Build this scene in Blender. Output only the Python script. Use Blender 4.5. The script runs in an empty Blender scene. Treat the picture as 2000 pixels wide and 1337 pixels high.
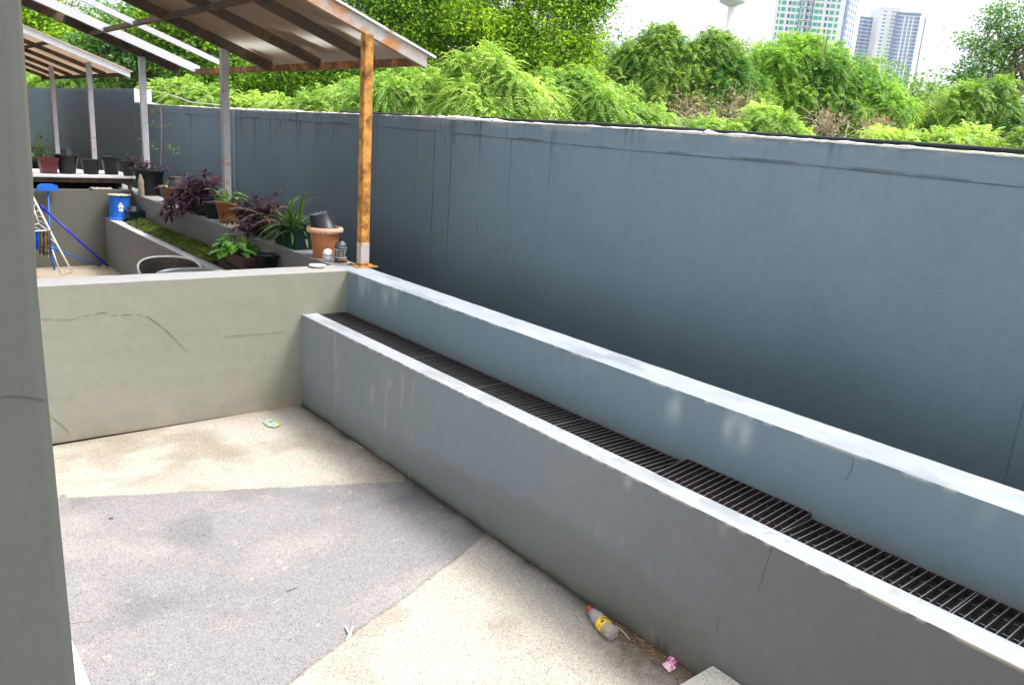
import bpy, math, random
import numpy as np
from mathutils import Vector, Matrix
random.seed(7); rng = np.random.default_rng(7)
S = bpy.context.scene; COL = S.collection

# ------------------------------------------------------------------ camera
F_PX, PITCH, ROLL, YAW, EYE = 1546.5, math.radians(14.6459), math.radians(4.0431), math.radians(40.0777), 2.1
cF = np.array([math.sin(YAW)*math.cos(PITCH), math.cos(YAW)*math.cos(PITCH), -math.sin(PITCH)])
cR0 = np.array([math.cos(YAW), -math.sin(YAW), 0.0]); cU0 = np.cross(cR0, cF)
cR = math.cos(ROLL)*cR0 + math.sin(ROLL)*cU0; cU = -math.sin(ROLL)*cR0 + math.cos(ROLL)*cU0
EYEP = np.array([0, 0, EYE])
cam = bpy.data.cameras.new('camera'); camo = bpy.data.objects.new('camera', cam); COL.objects.link(camo)
camo.matrix_world = Matrix(((cR[0], cU[0], -cF[0], 0), (cR[1], cU[1], -cF[1], 0), (cR[2], cU[2], -cF[2], EYE), (0, 0, 0, 1)))
cam.sensor_width = 36; cam.lens = F_PX/2000*36; cam.clip_start = .05; cam.clip_end = 6000
S.camera = camo
# ------------------------------------------------------------------ light
SUN_EL, SUN_AZ = math.radians(60), math.radians(128)     # azimuth: clockwise from +Y
w = bpy.data.worlds.new('World'); S.world = w; w.use_nodes = True
wn = w.node_tree; bg = wn.nodes['Background']
sky = wn.nodes.new('ShaderNodeTexSky'); sky.sky_type = 'NISHITA'; sky.sun_disc = False
sky.sun_elevation = SUN_EL; sky.sun_rotation = SUN_AZ; sky.air_density = 1.0; sky.dust_density = 8.0; sky.ozone_density = 1.0
hs = wn.nodes.new('ShaderNodeHueSaturation'); hs.inputs['Saturation'].default_value = .5
wn.links.new(sky.outputs[0], hs.inputs['Color']); veil = wn.nodes.new('ShaderNodeMixRGB'); veil.blend_type = 'ADD'; veil.inputs[0].default_value = 1; veil.inputs[2].default_value = (2.3, 2.45, 2.6, 1)   # thin even cloud
wn.links.new(hs.outputs[0], veil.inputs[1]); wn.links.new(veil.outputs[0], bg.inputs[0]); bg.inputs[1].default_value = .15
sl = bpy.data.lights.new('sun', 'SUN'); sl.energy = 1.7; sl.angle = math.radians(14); sl.color = (1, .95, .87)
so = bpy.data.objects.new('sun', sl); COL.objects.link(so)
sd = Vector((math.sin(SUN_AZ)*math.cos(SUN_EL), math.cos(SUN_AZ)*math.cos(SUN_EL), math.sin(SUN_EL)))
so.rotation_euler = sd.to_track_quat('Z', 'Y').to_euler(); so.location = (0, 0, 30)
S.view_settings.view_transform = 'Standard'; S.view_settings.look = 'None'; S.view_settings.gamma = 1
S.view_settings.use_curve_mapping = False; S.view_settings.exposure = 0.92

# ------------------------------------------------------------------ measuring helpers (sight line meets a real plane)
def ray(u, v): return cF + cR*(u-1000)/F_PX - cU*(v-668.5)/F_PX
def onx(u, v, x): d = ray(u, v); return EYEP + d*(x/d[0])
def ony(u, v, y): d = ray(u, v); return EYEP + d*(y/d[1])
def onz(u, v, z): d = ray(u, v); return EYEP + d*((z-EYE)/d[2])
def deep(u, v, D): return EYEP + ray(u, v)*D

# ------------------------------------------------------------------ object helpers
def tag(o, label=None, cat=None, group=None, kind=None):
    if label: o['label'] = label
    if cat: o['category'] = cat
    if group: o['group'] = group
    if kind: o['kind'] = kind
    return o
def empty(name, loc, label, cat, group=None):
    o = bpy.data.objects.new(name, None); COL.objects.link(o); o.location = Vector([float(a) for a in loc]); o.empty_display_size = .1
    return tag(o, label, cat, group)
def wloc(o):
    v = Vector((0, 0, 0))
    while o is not None: v = v + o.location; o = o.parent
    return np.array(v)
def raw(name, V, Fc, m, parent=None, cols=None, smooth=False, origin=None):
    """V (n,3) world coordinates; Fc list of tuples or (m,4) array"""
    V = np.asarray(V, np.float64)
    base = wloc(parent) if parent is not None else (np.array(origin, float) if origin is not None else np.zeros(3))
    me = bpy.data.meshes.new(name)
    if isinstance(Fc, np.ndarray):
        nf, k = Fc.shape
        me.vertices.add(len(V)); me.vertices.foreach_set('co', (V-base).astype(np.float32).ravel())
        me.loops.add(nf*k); me.loops.foreach_set('vertex_index', Fc.astype(np.int32).ravel())
        me.polygons.add(nf); me.polygons.foreach_set('loop_start', np.arange(0, nf*k, k, dtype=np.int32))
        me.polygons.foreach_set('loop_total', np.full(nf, k, np.int32))
        me.update(calc_edges=True)
    else:
        me.from_pydata((V-base).tolist(), [], [tuple(int(i) for i in f) for f in Fc])
    if smooth: me.polygons.foreach_set('use_smooth', [True]*len(me.polygons))
    if cols is not None:
        ca = me.color_attributes.new('Col', 'FLOAT_COLOR', 'POINT')
        a = np.ones((len(V), 4), np.float32); a[:, :3] = cols; ca.data.foreach_set('color', a.ravel())
    me.materials.append(m)
    o = bpy.data.objects.new(name, me); COL.objects.link(o)
    if parent is not None: o.parent = parent
    elif origin is not None: o.location = Vector([float(a) for a in origin])
    return o

class MB:
    def __init__(s): s.v = []; s.f = []; s.c = []
    def add(s, V, Fc, c=None):
        n = len(s.v); s.v.extend([tuple(map(float, p)) for p in V]); s.f.extend([tuple(i+n for i in f) for f in Fc])
        if c is not None:
            if np.ndim(c) == 1: s.c.extend([tuple(c)]*len(V))
            else: s.c.extend([tuple(q) for q in c])
        return s
    def box(s, x0, x1, y0, y1, z0, z1, c=None, b=0.0):
        if b <= 0:
            V = [(x, y, z) for z in (z0, z1) for y in (y0, y1) for x in (x0, x1)]
            return s.add(V, [(0, 2, 3, 1), (4, 5, 7, 6), (0, 1, 5, 4), (2, 6, 7, 3), (0, 4, 6, 2), (1, 3, 7, 5)], c)
        bm_pts = []
        # bevelled box: 24 verts
        import itertools
        idx = {}
        V = []
        for sx, sy, sz in itertools.product((0, 1), repeat=3):
            for ax in range(3):
                p = [(x0, x1)[sx], (y0, y1)[sy], (z0, z1)[sz]]
                for k, (lo, hi, sg) in enumerate(((x0, x1, sx), (y0, y1, sy), (z0, z1, sz))):
                    if k != ax: p[k] += b if sg == 0 else -b
                idx[(sx, sy, sz, ax)] = len(V); V.append(tuple(p))
        Fs = []
        for ax in range(3):
            o1, o2 = [k for k in range(3) if k != ax]
            for sg in (0, 1):
                q = []
                for a, b_ in ((0, 0), (1, 0), (1, 1), (0, 1)):
                    k = [0, 0, 0]; k[ax] = sg; k[o1] = a; k[o2] = b_; q.append(idx[(*k, ax)])
                flip = (sg == 0) ^ (ax == 1)
                Fs.append(tuple(q[::-1]) if flip else tuple(q))
        for ax in range(3):      # edges parallel to ax
            o1, o2 = [k for k in range(3) if k != ax]
            for a, b_ in itertools.product((0, 1), repeat=2):
                k0 = [0, 0, 0]; k1 = [0, 0, 0]; k0[o1] = k1[o1] = a; k0[o2] = k1[o2] = b_; k1[ax] = 1
                Fs.append((idx[(*k0, o1)], idx[(*k1, o1)], idx[(*k1, o2)], idx[(*k0, o2)]))
        for k in itertools.product((0, 1), repeat=3): Fs.append((idx[(*k, 0)], idx[(*k, 1)], idx[(*k, 2)]))
        return s.add(V, Fs, c)
    def prism(s, poly, d, c=None):
        """poly: list of 3D points (planar), extruded by vector d"""
        n = len(poly); P = [np.array(p, float) for p in poly]; d = np.array(d, float)
        V = P+[p+d for p in P]
        return s.add(V, [tuple(range(n))[::-1], tuple(range(n, 2*n))]+[(i, (i+1) % n, n+(i+1) % n, n+i) for i in range(n)], c)
    def tube(s, pts, r, n=8, c=None, cap=True):
        P = [np.array(p, float) for p in pts]; rr = r if hasattr(r, '__len__') else [r]*len(P)
        T = []
        for i in range(len(P)):
            t = P[min(i+1, len(P)-1)]-P[max(i-1, 0)]; T.append(t/(np.linalg.norm(t)+1e-9))
        a = np.cross(T[0], (0, 0, 1.)); 
        if np.linalg.norm(a) < .1: a = np.cross(T[0], (1., 0, 0))
        a /= np.linalg.norm(a); V = []
        for i, p in enumerate(P):
            a = a-T[i]*(a@T[i]); a /= np.linalg.norm(a); b = np.cross(T[i], a)
            for k in range(n):
                th = 2*math.pi*k/n; V.append(p+rr[i]*(math.cos(th)*a+math.sin(th)*b))
        Fs = [(i*n+k, i*n+(k+1) % n, (i+1)*n+(k+1) % n, (i+1)*n+k) for i in range(len(P)-1) for k in range(n)]
        if cap: Fs += [tuple(range(n))[::-1], tuple(range((len(P)-1)*n, len(P)*n))]
        return s.add(V, Fs, c)
    def lathe(s, prof, cen=(0, 0, 0), n=32, M=None, c=None, wob=None):
        """prof [(r,z)...]; M rotation about cen"""
        V = []; cen = np.array(cen, float)
        for j, (r, z) in enumerate(prof):
            for k in range(n):
                th = 2*math.pi*k/n; rr = r; zz = z
                if wob: rr, zz = wob(j, th, r, z)
                p = np.array((rr*math.cos(th), rr*math.sin(th), zz))
                if M is not None: p = M @ p
                V.append(cen+p)
        m = len(prof)
        Fs = [(j*n+k, j*n+(k+1) % n, (j+1)*n+(k+1) % n, (j+1)*n+k) for j in range(m-1) for k in range(n)]
        if prof[0][0] > 1e-6: Fs.append(tuple(range(n))[::-1])
        if prof[-1][0] > 1e-6 and prof[-1][0] < prof[-2][0]+1e-9: Fs.append(tuple(range((m-1)*n, m*n)))
        return s.add(V, Fs, c)
    def leaf(s, base, d, L, W, droop=.6, nseg=5, up=(0, 0, 1), ce=(.05, .12, .03), cm=None, fold=.25, tipw=.0, peak=.45):
        """curved strap / blade: centre line arcs down by droop; ce edge colour, cm mid colour"""
        d = np.array(d, float); d /= np.linalg.norm(d); up = np.array(up, float)
        sd_ = np.cross(d, up); 
        if np.linalg.norm(sd_) < .05: sd_ = np.cross(d, (1., 0.2, 0))
        sd_ /= np.linalg.norm(sd_); nn = np.cross(sd_, d); base = np.array(base, float)
        V = []; C = []; cm = ce if cm is None else cm
        p = base.copy(); dirn = d.copy()
        for i in range(nseg+1):
            t = i/nseg
            wd = W*.5*(min(1, (t/peak)**.6) if t < peak else max(tipw, (1-((t-peak)/(1-peak))**2)))
            wd = max(wd, W*.06)
            if i == nseg: wd = W*.03
            V += [p-sd_*wd+nn*fold*wd, p, p+sd_*wd+nn*fold*wd]; C += [ce, cm, ce]
            dirn = dirn-np.array((0, 0, 1.))*droop/nseg; dirn /= np.linalg.norm(dirn); p = p+dirn*L/nseg
            nn = np.cross(sd_, dirn)
        Fs = []
        for i in range(nseg):
            a = i*3; Fs += [(a, a+1, a+4, a+3), (a+1, a+2, a+5, a+4)]
        return s.add(V, Fs, C)
    def build(s, name, m, parent=None, smooth=False, origin=None):
        return raw(name, np.array(s.v), s.f, m, parent, np.array(s.c) if s.c else None, smooth, origin)

# ------------------------------------------------------------------ noise
def _h(i, j, k, seed):
    n = (i*374761393 + j*668265263 + k*2147483647 + seed*1442695041) & 0xffffffff
    n = ((n ^ (n >> 13))*1274126177) & 0xffffffff
    n = ((n ^ (n >> 16))*2246822519) & 0xffffffff
    return ((n ^ (n >> 15)) & 0xffffff)/float(0xffffff)
def vn(P, sc, seed=0):
    Q = np.asarray(P, float)*np.asarray(sc, float); I = np.floor(Q).astype(np.int64); f = Q-I; f = f*f*(3-2*f); r = 0
    for a in (0, 1):
        for b in (0, 1):
            for c in (0, 1):
                wgt = (f[:, 0] if a else 1-f[:, 0])*(f[:, 1] if b else 1-f[:, 1])*(f[:, 2] if c else 1-f[:, 2])
                r = r+wgt*_h(I[:, 0]+a, I[:, 1]+b, I[:, 2]+c, seed)
    return r
def fbm(P, sc, seed=0, o=4):
    r = 0; a = 1; t = 0; sc = np.asarray(sc, float)
    for k in range(o): r = r+a*vn(P, sc*2**k, seed+k*17); t += a; a *= .5
    return r/t
def sstep(a, b, x): t = np.clip((x-a)/(b-a), 0, 1); return t*t*(3-2*t)
def mixc(C, c, m): return C*(1-m[:, None])+np.array(c)*m[:, None]

def gridbox(name, X, Y, Z, m, cf, parent=None, faces='xXyYzZ', jit=.0020, warp=None, label=None):
    """box whose faces are grids (arrays of coordinates per axis), coloured by cf(P,n)"""
    V = []; Fs = []; NN = []; n0 = 0
    ax = [np.asarray(X, float), np.asarray(Y, float), np.asarray(Z, float)]
    for fc in faces:
        a = 'xyz'.index(fc.lower()); hi = fc.isupper(); u, v = [(1, 2), (2, 0), (0, 1)][a]
        U, Vv = np.meshgrid(ax[u], ax[v], indexing='ij'); P = np.zeros((U.size, 3)); P[:, u] = U.ravel(); P[:, v] = Vv.ravel(); P[:, a] = ax[a][-1 if hi else 0]
        nu, nv = U.shape; i, j = np.meshgrid(np.arange(nu-1), np.arange(nv-1), indexing='ij'); k = (i*nv+j).ravel()+n0
        q = np.stack([k, k+nv, k+nv+1, k+1], 1)
        if not hi: q = q[:, ::-1]
        nn = np.zeros((len(P), 3)); nn[:, a] = 1 if hi else -1
        V.append(P); Fs.append(q); NN.append(nn); n0 += len(P)
    V = np.concatenate(V); Fs = np.concatenate(Fs); NN = np.concatenate(NN)
    C = cf(V, NN)
    if warp is not None: V = warp(V)
    if jit: V = V+np.stack([fbm(V, (9, 9, 9), 5+k, 3)-.5 for k in range(3)], 1)*jit*2
    return raw(name, V, Fs, m, parent, C)
def ax(a, b, st): return np.linspace(a, b, max(2, int(round((b-a)/st))+1))

# ------------------------------------------------------------------ materials
def newmat(name):
    m = bpy.data.materials.new(name); m.use_nodes = True; nt = m.node_tree
    return m, nt, nt.nodes['Principled BSDF']
def nd(nt, t, **k):
    n = nt.nodes.new(t)
    for a, b in k.items():
        if a in n.inputs.keys(): n.inputs[a].default_value = b
        else: setattr(n, a, b)
    return n
def surf(name, col=None, rough=.8, metal=0, nscale=8, namt=.15, bscale=80, bstr=.15, bdist=.004, spec=.4, col2=None, c2scale=3, c2lo=.5, c2hi=.6, speck=None, trans=0, alpha=None, ior=1.45):
    """col None: take the mesh colours. speck=(scale, amount): fine aggregate"""
    m, nt, p = newmat(name); L = nt.links
    tc = nd(nt, 'ShaderNodeTexCoord')
    if col is None:
        src = nd(nt, 'ShaderNodeVertexColor'); src.layer_name = 'Col'; cur = src.outputs['Color']
    else:
        src = nd(nt, 'ShaderNodeRGB'); src.outputs[0].default_value = (*col, 1); cur = src.outputs[0]
    if col2 is not None:
        n2 = nd(nt, 'ShaderNodeTexNoise', Scale=c2scale, Detail=8.0, Roughness=.65); L.new(tc.outputs['Object'], n2.inputs['Vector'])
        mr = nd(nt, 'ShaderNodeMapRange'); mr.inputs[1].default_value = c2lo; mr.inputs[2].default_value = c2hi; L.new(n2.outputs['Fac'], mr.inputs[0])
        mx = nd(nt, 'ShaderNodeMixRGB'); L.new(mr.outputs[0], mx.inputs[0]); L.new(cur, mx.inputs[1]); mx.inputs[2].default_value = (*col2, 1); cur = mx.outputs[0]
    if namt:
        n1 = nd(nt, 'ShaderNodeTexNoise', Scale=nscale, Detail=7.0, Roughness=.6); L.new(tc.outputs['Object'], n1.inputs['Vector'])
        m1 = nd(nt, 'ShaderNodeMapRange'); m1.inputs[1].default_value = .25; m1.inputs[2].default_value = .75; m1.inputs[3].default_value = 1-namt; m1.inputs[4].default_value = 1+namt
        L.new(n1.outputs['Fac'], m1.inputs[0]); mu = nd(nt, 'ShaderNodeVectorMath', operation='SCALE'); L.new(cur, mu.inputs[0]); L.new(m1.outputs[0], mu.inputs['Scale']); cur = mu.outputs[0]
    bh = None
    if speck:
        sc_, am = speck
        vo = nd(nt, 'ShaderNodeTexVoronoi', Scale=sc_); L.new(tc.outputs['Object'], vo.inputs['Vector'])
        sp = nd(nt, 'ShaderNodeSeparateColor'); L.new(vo.outputs['Color'], sp.inputs[0])
        m2 = nd(nt, 'ShaderNodeMapRange'); m2.inputs[1].default_value = 0; m2.inputs[2].default_value = 1; m2.inputs[3].default_value = 1-am; m2.inputs[4].default_value = 1+am*.7
        L.new(sp.outputs[0], m2.inputs[0])
        dk = nd(nt, 'ShaderNodeMapRange'); dk.inputs[1].default_value = .0; dk.inputs[2].default_value = .14; dk.inputs[3].default_value = .42; dk.inputs[4].default_value = 1
        L.new(sp.outputs[1], dk.inputs[0])
        mm = nd(nt, 'ShaderNodeMath', operation='MULTIPLY'); L.new(m2.outputs[0], mm.inputs[0]); L.new(dk.outputs[0], mm.inputs[1])
        mu = nd(nt, 'ShaderNodeVectorMath', operation='SCALE'); L.new(cur, mu.inputs[0]); L.new(mm.outputs[0], mu.inputs['Scale']); cur = mu.outputs[0]
    L.new(cur, p.inputs['Base Color'])
    if bstr:
        nb = nd(nt, 'ShaderNodeTexNoise', Scale=bscale, Detail=6.0); L.new(tc.outputs['Object'], nb.inputs['Vector'])
        bp = nd(nt, 'ShaderNodeBump', Strength=bstr, Distance=bdist); L.new(nb.outputs['Fac'], bp.inputs['Height']); L.new(bp.outputs[0], p.inputs['Normal'])
    p.inputs['Roughness'].default_value = rough; p.inputs['Metallic'].default_value = metal; p.inputs['Specular IOR Level'].default_value = spec
    p.inputs['Transmission Weight'].default_value = trans; p.inputs['IOR'].default_value = ior
    return m
def leafmat(name, col=None, transl=.35, rough=.45, var=.25):
    m, nt, p = newmat(name); L = nt.links
    if col is None:
        src = nd(nt, 'ShaderNodeVertexColor'); src.layer_name = 'Col'; cur = src.outputs['Color']
    else:
        src = nd(nt, 'ShaderNodeRGB'); src.outputs[0].default_value = (*col, 1); cur = src.outputs[0]
    g = nd(nt, 'ShaderNodeNewGeometry'); mr = nd(nt, 'ShaderNodeMapRange'); mr.inputs[3].default_value = 1-var; mr.inputs[4].default_value = 1+var
    L.new(g.outputs['Random Per Island'], mr.inputs[0]); mu = nd(nt, 'ShaderNodeVectorMath', operation='SCALE'); L.new(cur, mu.inputs[0]); L.new(mr.outputs[0], mu.inputs['Scale']); cur = mu.outputs[0]
    L.new(cur, p.inputs['Base Color']); p.inputs['Roughness'].default_value = rough; p.inputs['Specular IOR Level'].default_value = .3
    t = nd(nt, 'ShaderNodeBsdfTranslucent'); ml = nd(nt, 'ShaderNodeVectorMath', operation='MULTIPLY'); L.new(cur, ml.inputs[0]); ml.inputs[1].default_value = (1.5, 1.35, .6); L.new(ml.outputs[0], t.inputs['Color'])
    mx = nd(nt, 'ShaderNodeMixShader'); mx.inputs[0].default_value = transl; L.new(p.outputs[0], mx.inputs[1]); L.new(t.outputs[0], mx.inputs[2])
    L.new(mx.outputs[0], nt.nodes['Material Output'].inputs['Surface'])
    return m
def barmat():
    m, nt, p = newmat('grate_bars'); L = nt.links; g_ = nd(nt, 'ShaderNodeNewGeometry'); sx = nd(nt, 'ShaderNodeSeparateXYZ'); L.new(g_.outputs['Normal'], sx.inputs[0])
    mr = nd(nt, 'ShaderNodeMapRange'); mr.inputs[1].default_value = .7; mr.inputs[2].default_value = .9; L.new(sx.outputs[2], mr.inputs[0])
    tc = nd(nt, 'ShaderNodeTexCoord'); n1 = nd(nt, 'ShaderNodeTexNoise', Scale=40.0, Detail=5.0); L.new(tc.outputs['Object'], n1.inputs['Vector'])
    cr_ = nd(nt, 'ShaderNodeMixRGB'); L.new(n1.outputs[0], cr_.inputs[0]); cr_.inputs[1].default_value = (.006, .006, .008, 1); cr_.inputs[2].default_value = (.03, .018, .014, 1)
    mx = nd(nt, 'ShaderNodeMixRGB'); L.new(mr.outputs[0], mx.inputs[0]); L.new(cr_.outputs[0], mx.inputs[1]); mx.inputs[2].default_value = (.10, .105, .125, 1)   # upward faces paler, rusty sides
    L.new(mx.outputs[0], p.inputs['Base Color']); p.inputs['Roughness'].default_value = .6; return m
M = {}
M['paint'] = surf('painted_render', None, .62, nscale=14, namt=.05, bscale=30, bstr=.32, bdist=.004, spec=.35)
M['paint_rough'] = surf('pillar_render', None, .62, nscale=20, namt=.05, bscale=120, bstr=.3, bdist=.002, spec=.35)
M['floor'] = surf('exposed_aggregate', None, .85, nscale=30, namt=.07, bscale=260, bstr=.5, bdist=.003, spec=.25, speck=(230, .26))
M['dark'] = surf('crack_dirt', (.115, .135, .15), .9, namt=.2, bstr=0)
M['joint'] = surf('joint_dirt', (.085, .11, .13), .9, nscale=5, namt=.5, bstr=0, col2=(.13, .155, .175), c2scale=4, c2lo=.42, c2hi=.62)
M['mortar'] = surf('bare_mortar', (.62, .6, .57), .9, nscale=30, namt=.25, bscale=60, bstr=.6, bdist=.01)
M['soil'] = surf('soil', (.045, .035, .027), .95, nscale=40, namt=.4, bscale=70, bstr=.8, bdist=.01)
M['galv'] = surf('galvanised_steel', (.10, .10, .11), .5, .5, nscale=30, namt=.2, bscale=60, bstr=.1, col2=(.12, .085, .07), c2scale=9, c2lo=.5, c2hi=.66)
M['bars'] = barmat()
M['rust'] = surf('orange_rust', (.50, .25, .06), .85, nscale=18, namt=.45, bscale=70, bstr=.4, bdist=.003, col2=(.17, .06, .018), c2scale=11, c2lo=.44, c2hi=.64)
M['steelrust'] = surf('worn_steel_paint', (.42, .42, .44), .55, .1, nscale=20, namt=.12, bscale=60, bstr=.2, col2=(.40, .16, .05), c2scale=6, c2lo=.55, c2hi=.64)
M['steelpale'] = surf('pale_steel_paint', (.55, .56, .60), .5, .1, nscale=20, namt=.1, bscale=60, bstr=.15, col2=(.38, .2, .1), c2scale=5, c2lo=.62, c2hi=.7)
M['browniron'] = surf('brown_iron', (.10, .075, .06), .7, .1, nscale=12, namt=.3, bscale=60, bstr=.3, col2=(.2, .09, .035), c2scale=6, c2lo=.5, c2hi=.66)
M['blackplastic'] = surf('black_plastic', (.010, .012, .018), .42, nscale=10, namt=.3, bstr=.05, spec=.5)
M['blackmatt'] = surf('matt_black_plastic', (.016, .020, .026), .55, nscale=10, namt=.25, bstr=.05)
M['blueplastic'] = surf('blue_plastic', (.02, .17, .72), .38, nscale=9, namt=.08, bstr=0, spec=.5)
M['deepblue'] = surf('deep_blue_plastic', (.005, .02, .55), .38, namt=.05, bstr=0)
M['midblue'] = surf('mid_blue_plastic', (.01, .12, .42), .4, namt=.05, bstr=0)
M['white'] = surf('white_plastic', (.78, .79, .82), .4, nscale=15, namt=.06, bstr=0)
M['whitedirty'] = surf('dirty_white', (.8, .8, .8), .6, nscale=15, namt=.15, bstr=.2)
M['greenplastic'] = surf('dark_green_plastic', (.004, .026, .024), .45, nscale=9, namt=.2, bstr=.05)
M['terracotta'] = surf('terracotta', (.42, .165, .065), .75, nscale=14, namt=.12, bscale=90, bstr=.15)
M['terrarim'] = surf('pale_terracotta', (.66, .36, .26), .75, nscale=20, namt=.1, bstr=.1)
M['glazed'] = surf('brown_glaze', (.16, .085, .03), .35, nscale=14, namt=.35, bstr=.1, spec=.6, col2=(.06, .03, .02), c2scale=9)
M['clay'] = surf('orange_clay', (.30, .12, .035), .55, nscale=18, namt=.3, bstr=.2)
M['maroon'] = surf('maroon_plastic', (.13, .035, .04), .5, nscale=14, namt=.15, bstr=.05)
M['brownplastic'] = surf('brown_plastic', (.075, .035, .03), .5, nscale=14, namt=.15, bstr=.05)
M['wicker'] = surf('wicker', (.06, .045, .04), .6, nscale=60, namt=.3, bscale=120, bstr=.6, bdist=.003)
M['alu'] = surf('brushed_aluminium', (.72, .70, .68), .3, .9, namt=.05, bstr=0)
M['leafnear'] = leafmat('leaf', None, .3, .4, .18)
M['leaftree'] = leafmat('tree_leaf', None, .36, .5, .35)
M['bark'] = surf('bark', (.16, .125, .09), .9, nscale=20, namt=.3, bscale=30, bstr=.7, bdist=.02)
M['barkpale'] = surf('pale_bark', (.34, .27, .22), .9, nscale=12, namt=.25, bscale=30, bstr=.5, bdist=.02)
M['drywood'] = surf('dry_twigs', (.36, .29, .23), .9, nscale=12, namt=.3, bstr=0)
def glassmat(name, col, rough=.05):
    m, nt, p = newmat(name); p.inputs['Base Color'].default_value = (*col, 1); p.inputs['Roughness'].default_value = rough
    p.inputs['Transmission Weight'].default_value = .85; p.inputs['IOR'].default_value = 1.3
    return m
M['pet'] = glassmat('clear_pet', (.93, .93, .95), .12)
M['glass'] = glassmat('table_glass', (.8, .9, .95), .1)
M['amber'] = glassmat('old_bottle', (.75, .65, .5), .3)
# ------------------------------------------------------------------ key dimensions
X1, X1B, X2, X2B, X3 = 2.475, 2.595, 2.8406, 3.057, 4.0
Y0, CA, TC = 5.3817, math.radians(1.5273), .257
H1, H2 = .7084, 1.0178
YF = 11.29; ZF2 = .09
XP, YP, DP, ZT, SLP = 3.057, 5.5328, 2.9536, 2.7325, .3426
yx = lambda x: Y0+math.tan(CA)*(X1-x)            # front face of the cross wall

# ================================================================== SETTING
g = MB().add([(-2500, -2500, -.06), (2500, -2500, -.06), (2500, 2500, -.06), (-2500, 2500, -.06)], [(0, 1, 2, 3)])
tag(g.build('ground', surf('rough_ground', (.09, .10, .04), .95, nscale=.6, namt=.4, bstr=0)), kind='structure')

def floorcol(P, N):
    x, y = P[:, 0], P[:, 1]
    beige = np.array((.405, .383, .340)); grey = np.array((.245, .238, .248))
    l1 = 4.593+(x-.695)*(3.798-4.593)/(2.454-.695)+(fbm(P, (7, 7, 1), 3)-.5)*.035
    l2 = 3.009+(x-2.43)*(2.486-3.009)/(1.083-2.43)*1.0+(fbm(P, (7, 7, 1), 4)-.5)*.035
    inw = ((y < l1) & (y > l2)).astype(float)
    C = beige[None]*np.ones((len(P), 1)); C = mixc(C, grey, inw)
    C = mixc(C, (.34, .325, .30), inw*sstep(.42, .75, fbm(P, (3.2, 3.2, 1), 11, 5))*.6)
    C = mixc(C, (.175, .175, .185), inw*sstep(.48, .72, fbm(P, (2.6, 2.6, 1), 31, 5))*.7)
    # grime beside the planter, under the joint, and blotches in the far corner
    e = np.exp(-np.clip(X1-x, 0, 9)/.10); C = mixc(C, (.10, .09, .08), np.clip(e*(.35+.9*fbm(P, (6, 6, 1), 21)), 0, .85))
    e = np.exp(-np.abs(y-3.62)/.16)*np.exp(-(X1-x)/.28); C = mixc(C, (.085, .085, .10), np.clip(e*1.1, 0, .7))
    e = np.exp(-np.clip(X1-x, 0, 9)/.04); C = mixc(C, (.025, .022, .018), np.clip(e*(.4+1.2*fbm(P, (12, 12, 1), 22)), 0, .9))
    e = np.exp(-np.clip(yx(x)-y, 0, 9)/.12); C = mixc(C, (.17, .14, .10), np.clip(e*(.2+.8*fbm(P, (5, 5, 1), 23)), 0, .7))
    far = sstep(4.35, 4.7, y); b = fbm(P, (2.6, 3.5, 1), 41); C = mixc(C, (.22, .20, .15), far*sstep(.44, .70, b)*.6)
    C = mixc(C, (.25, .22, .175), (1-inw)*sstep(.5, .75, fbm(P, (3, 3, 1), 51, 5))*.5)
    d = np.hypot(x-2.36, (y-1.85)/1.6); C = mixc(C, (.12, .085, .06), np.clip(np.exp(-(d/.13)**2)*(.2+1.3*fbm(P, (25, 25, 1), 61)), 0, .9)*.8)
    C = mixc(C, (.48, .46, .44), sstep(.86, .9, fbm(P, (26, 26, 1), 71, 2))*.4)
    dj = np.minimum(np.abs(y-l1), np.abs(y-l2)); C = mixc(C, (.13, .115, .09), np.exp(-(dj/.006)**2)*.6*(.5+vn(P, (14, 14, 1), 83)))
    return C*(1+.10*(fbm(P, (1.3, 1.3, 1), 81)-.5))[:, None]
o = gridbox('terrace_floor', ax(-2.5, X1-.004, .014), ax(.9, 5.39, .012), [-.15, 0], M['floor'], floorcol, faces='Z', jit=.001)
tag(o, kind='structure')
o = gridbox('terrace_floor', [-2.5, 2.9], [-3.0, .9], [-.15, 0], M['floor'], lambda P, N: np.ones((len(P), 3))*np.array((.33, .30, .26)), faces='Z', jit=0); tag(o, kind='structure')
def f2col(P, N):
    C = np.ones((len(P), 3))*np.array((.42, .36, .28)); C = mixc(C, (.33, .27, .2), sstep(.45, .7, fbm(P, (2, 2, 1), 3))*.6)
    return C
o = gridbox('terrace_floor', ax(-2.5, X1-.002, .06), ax(5.5, 11.3, .06), [-.1, ZF2], M['floor'], f2col, faces='Z'); tag(o, kind='structure')

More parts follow.
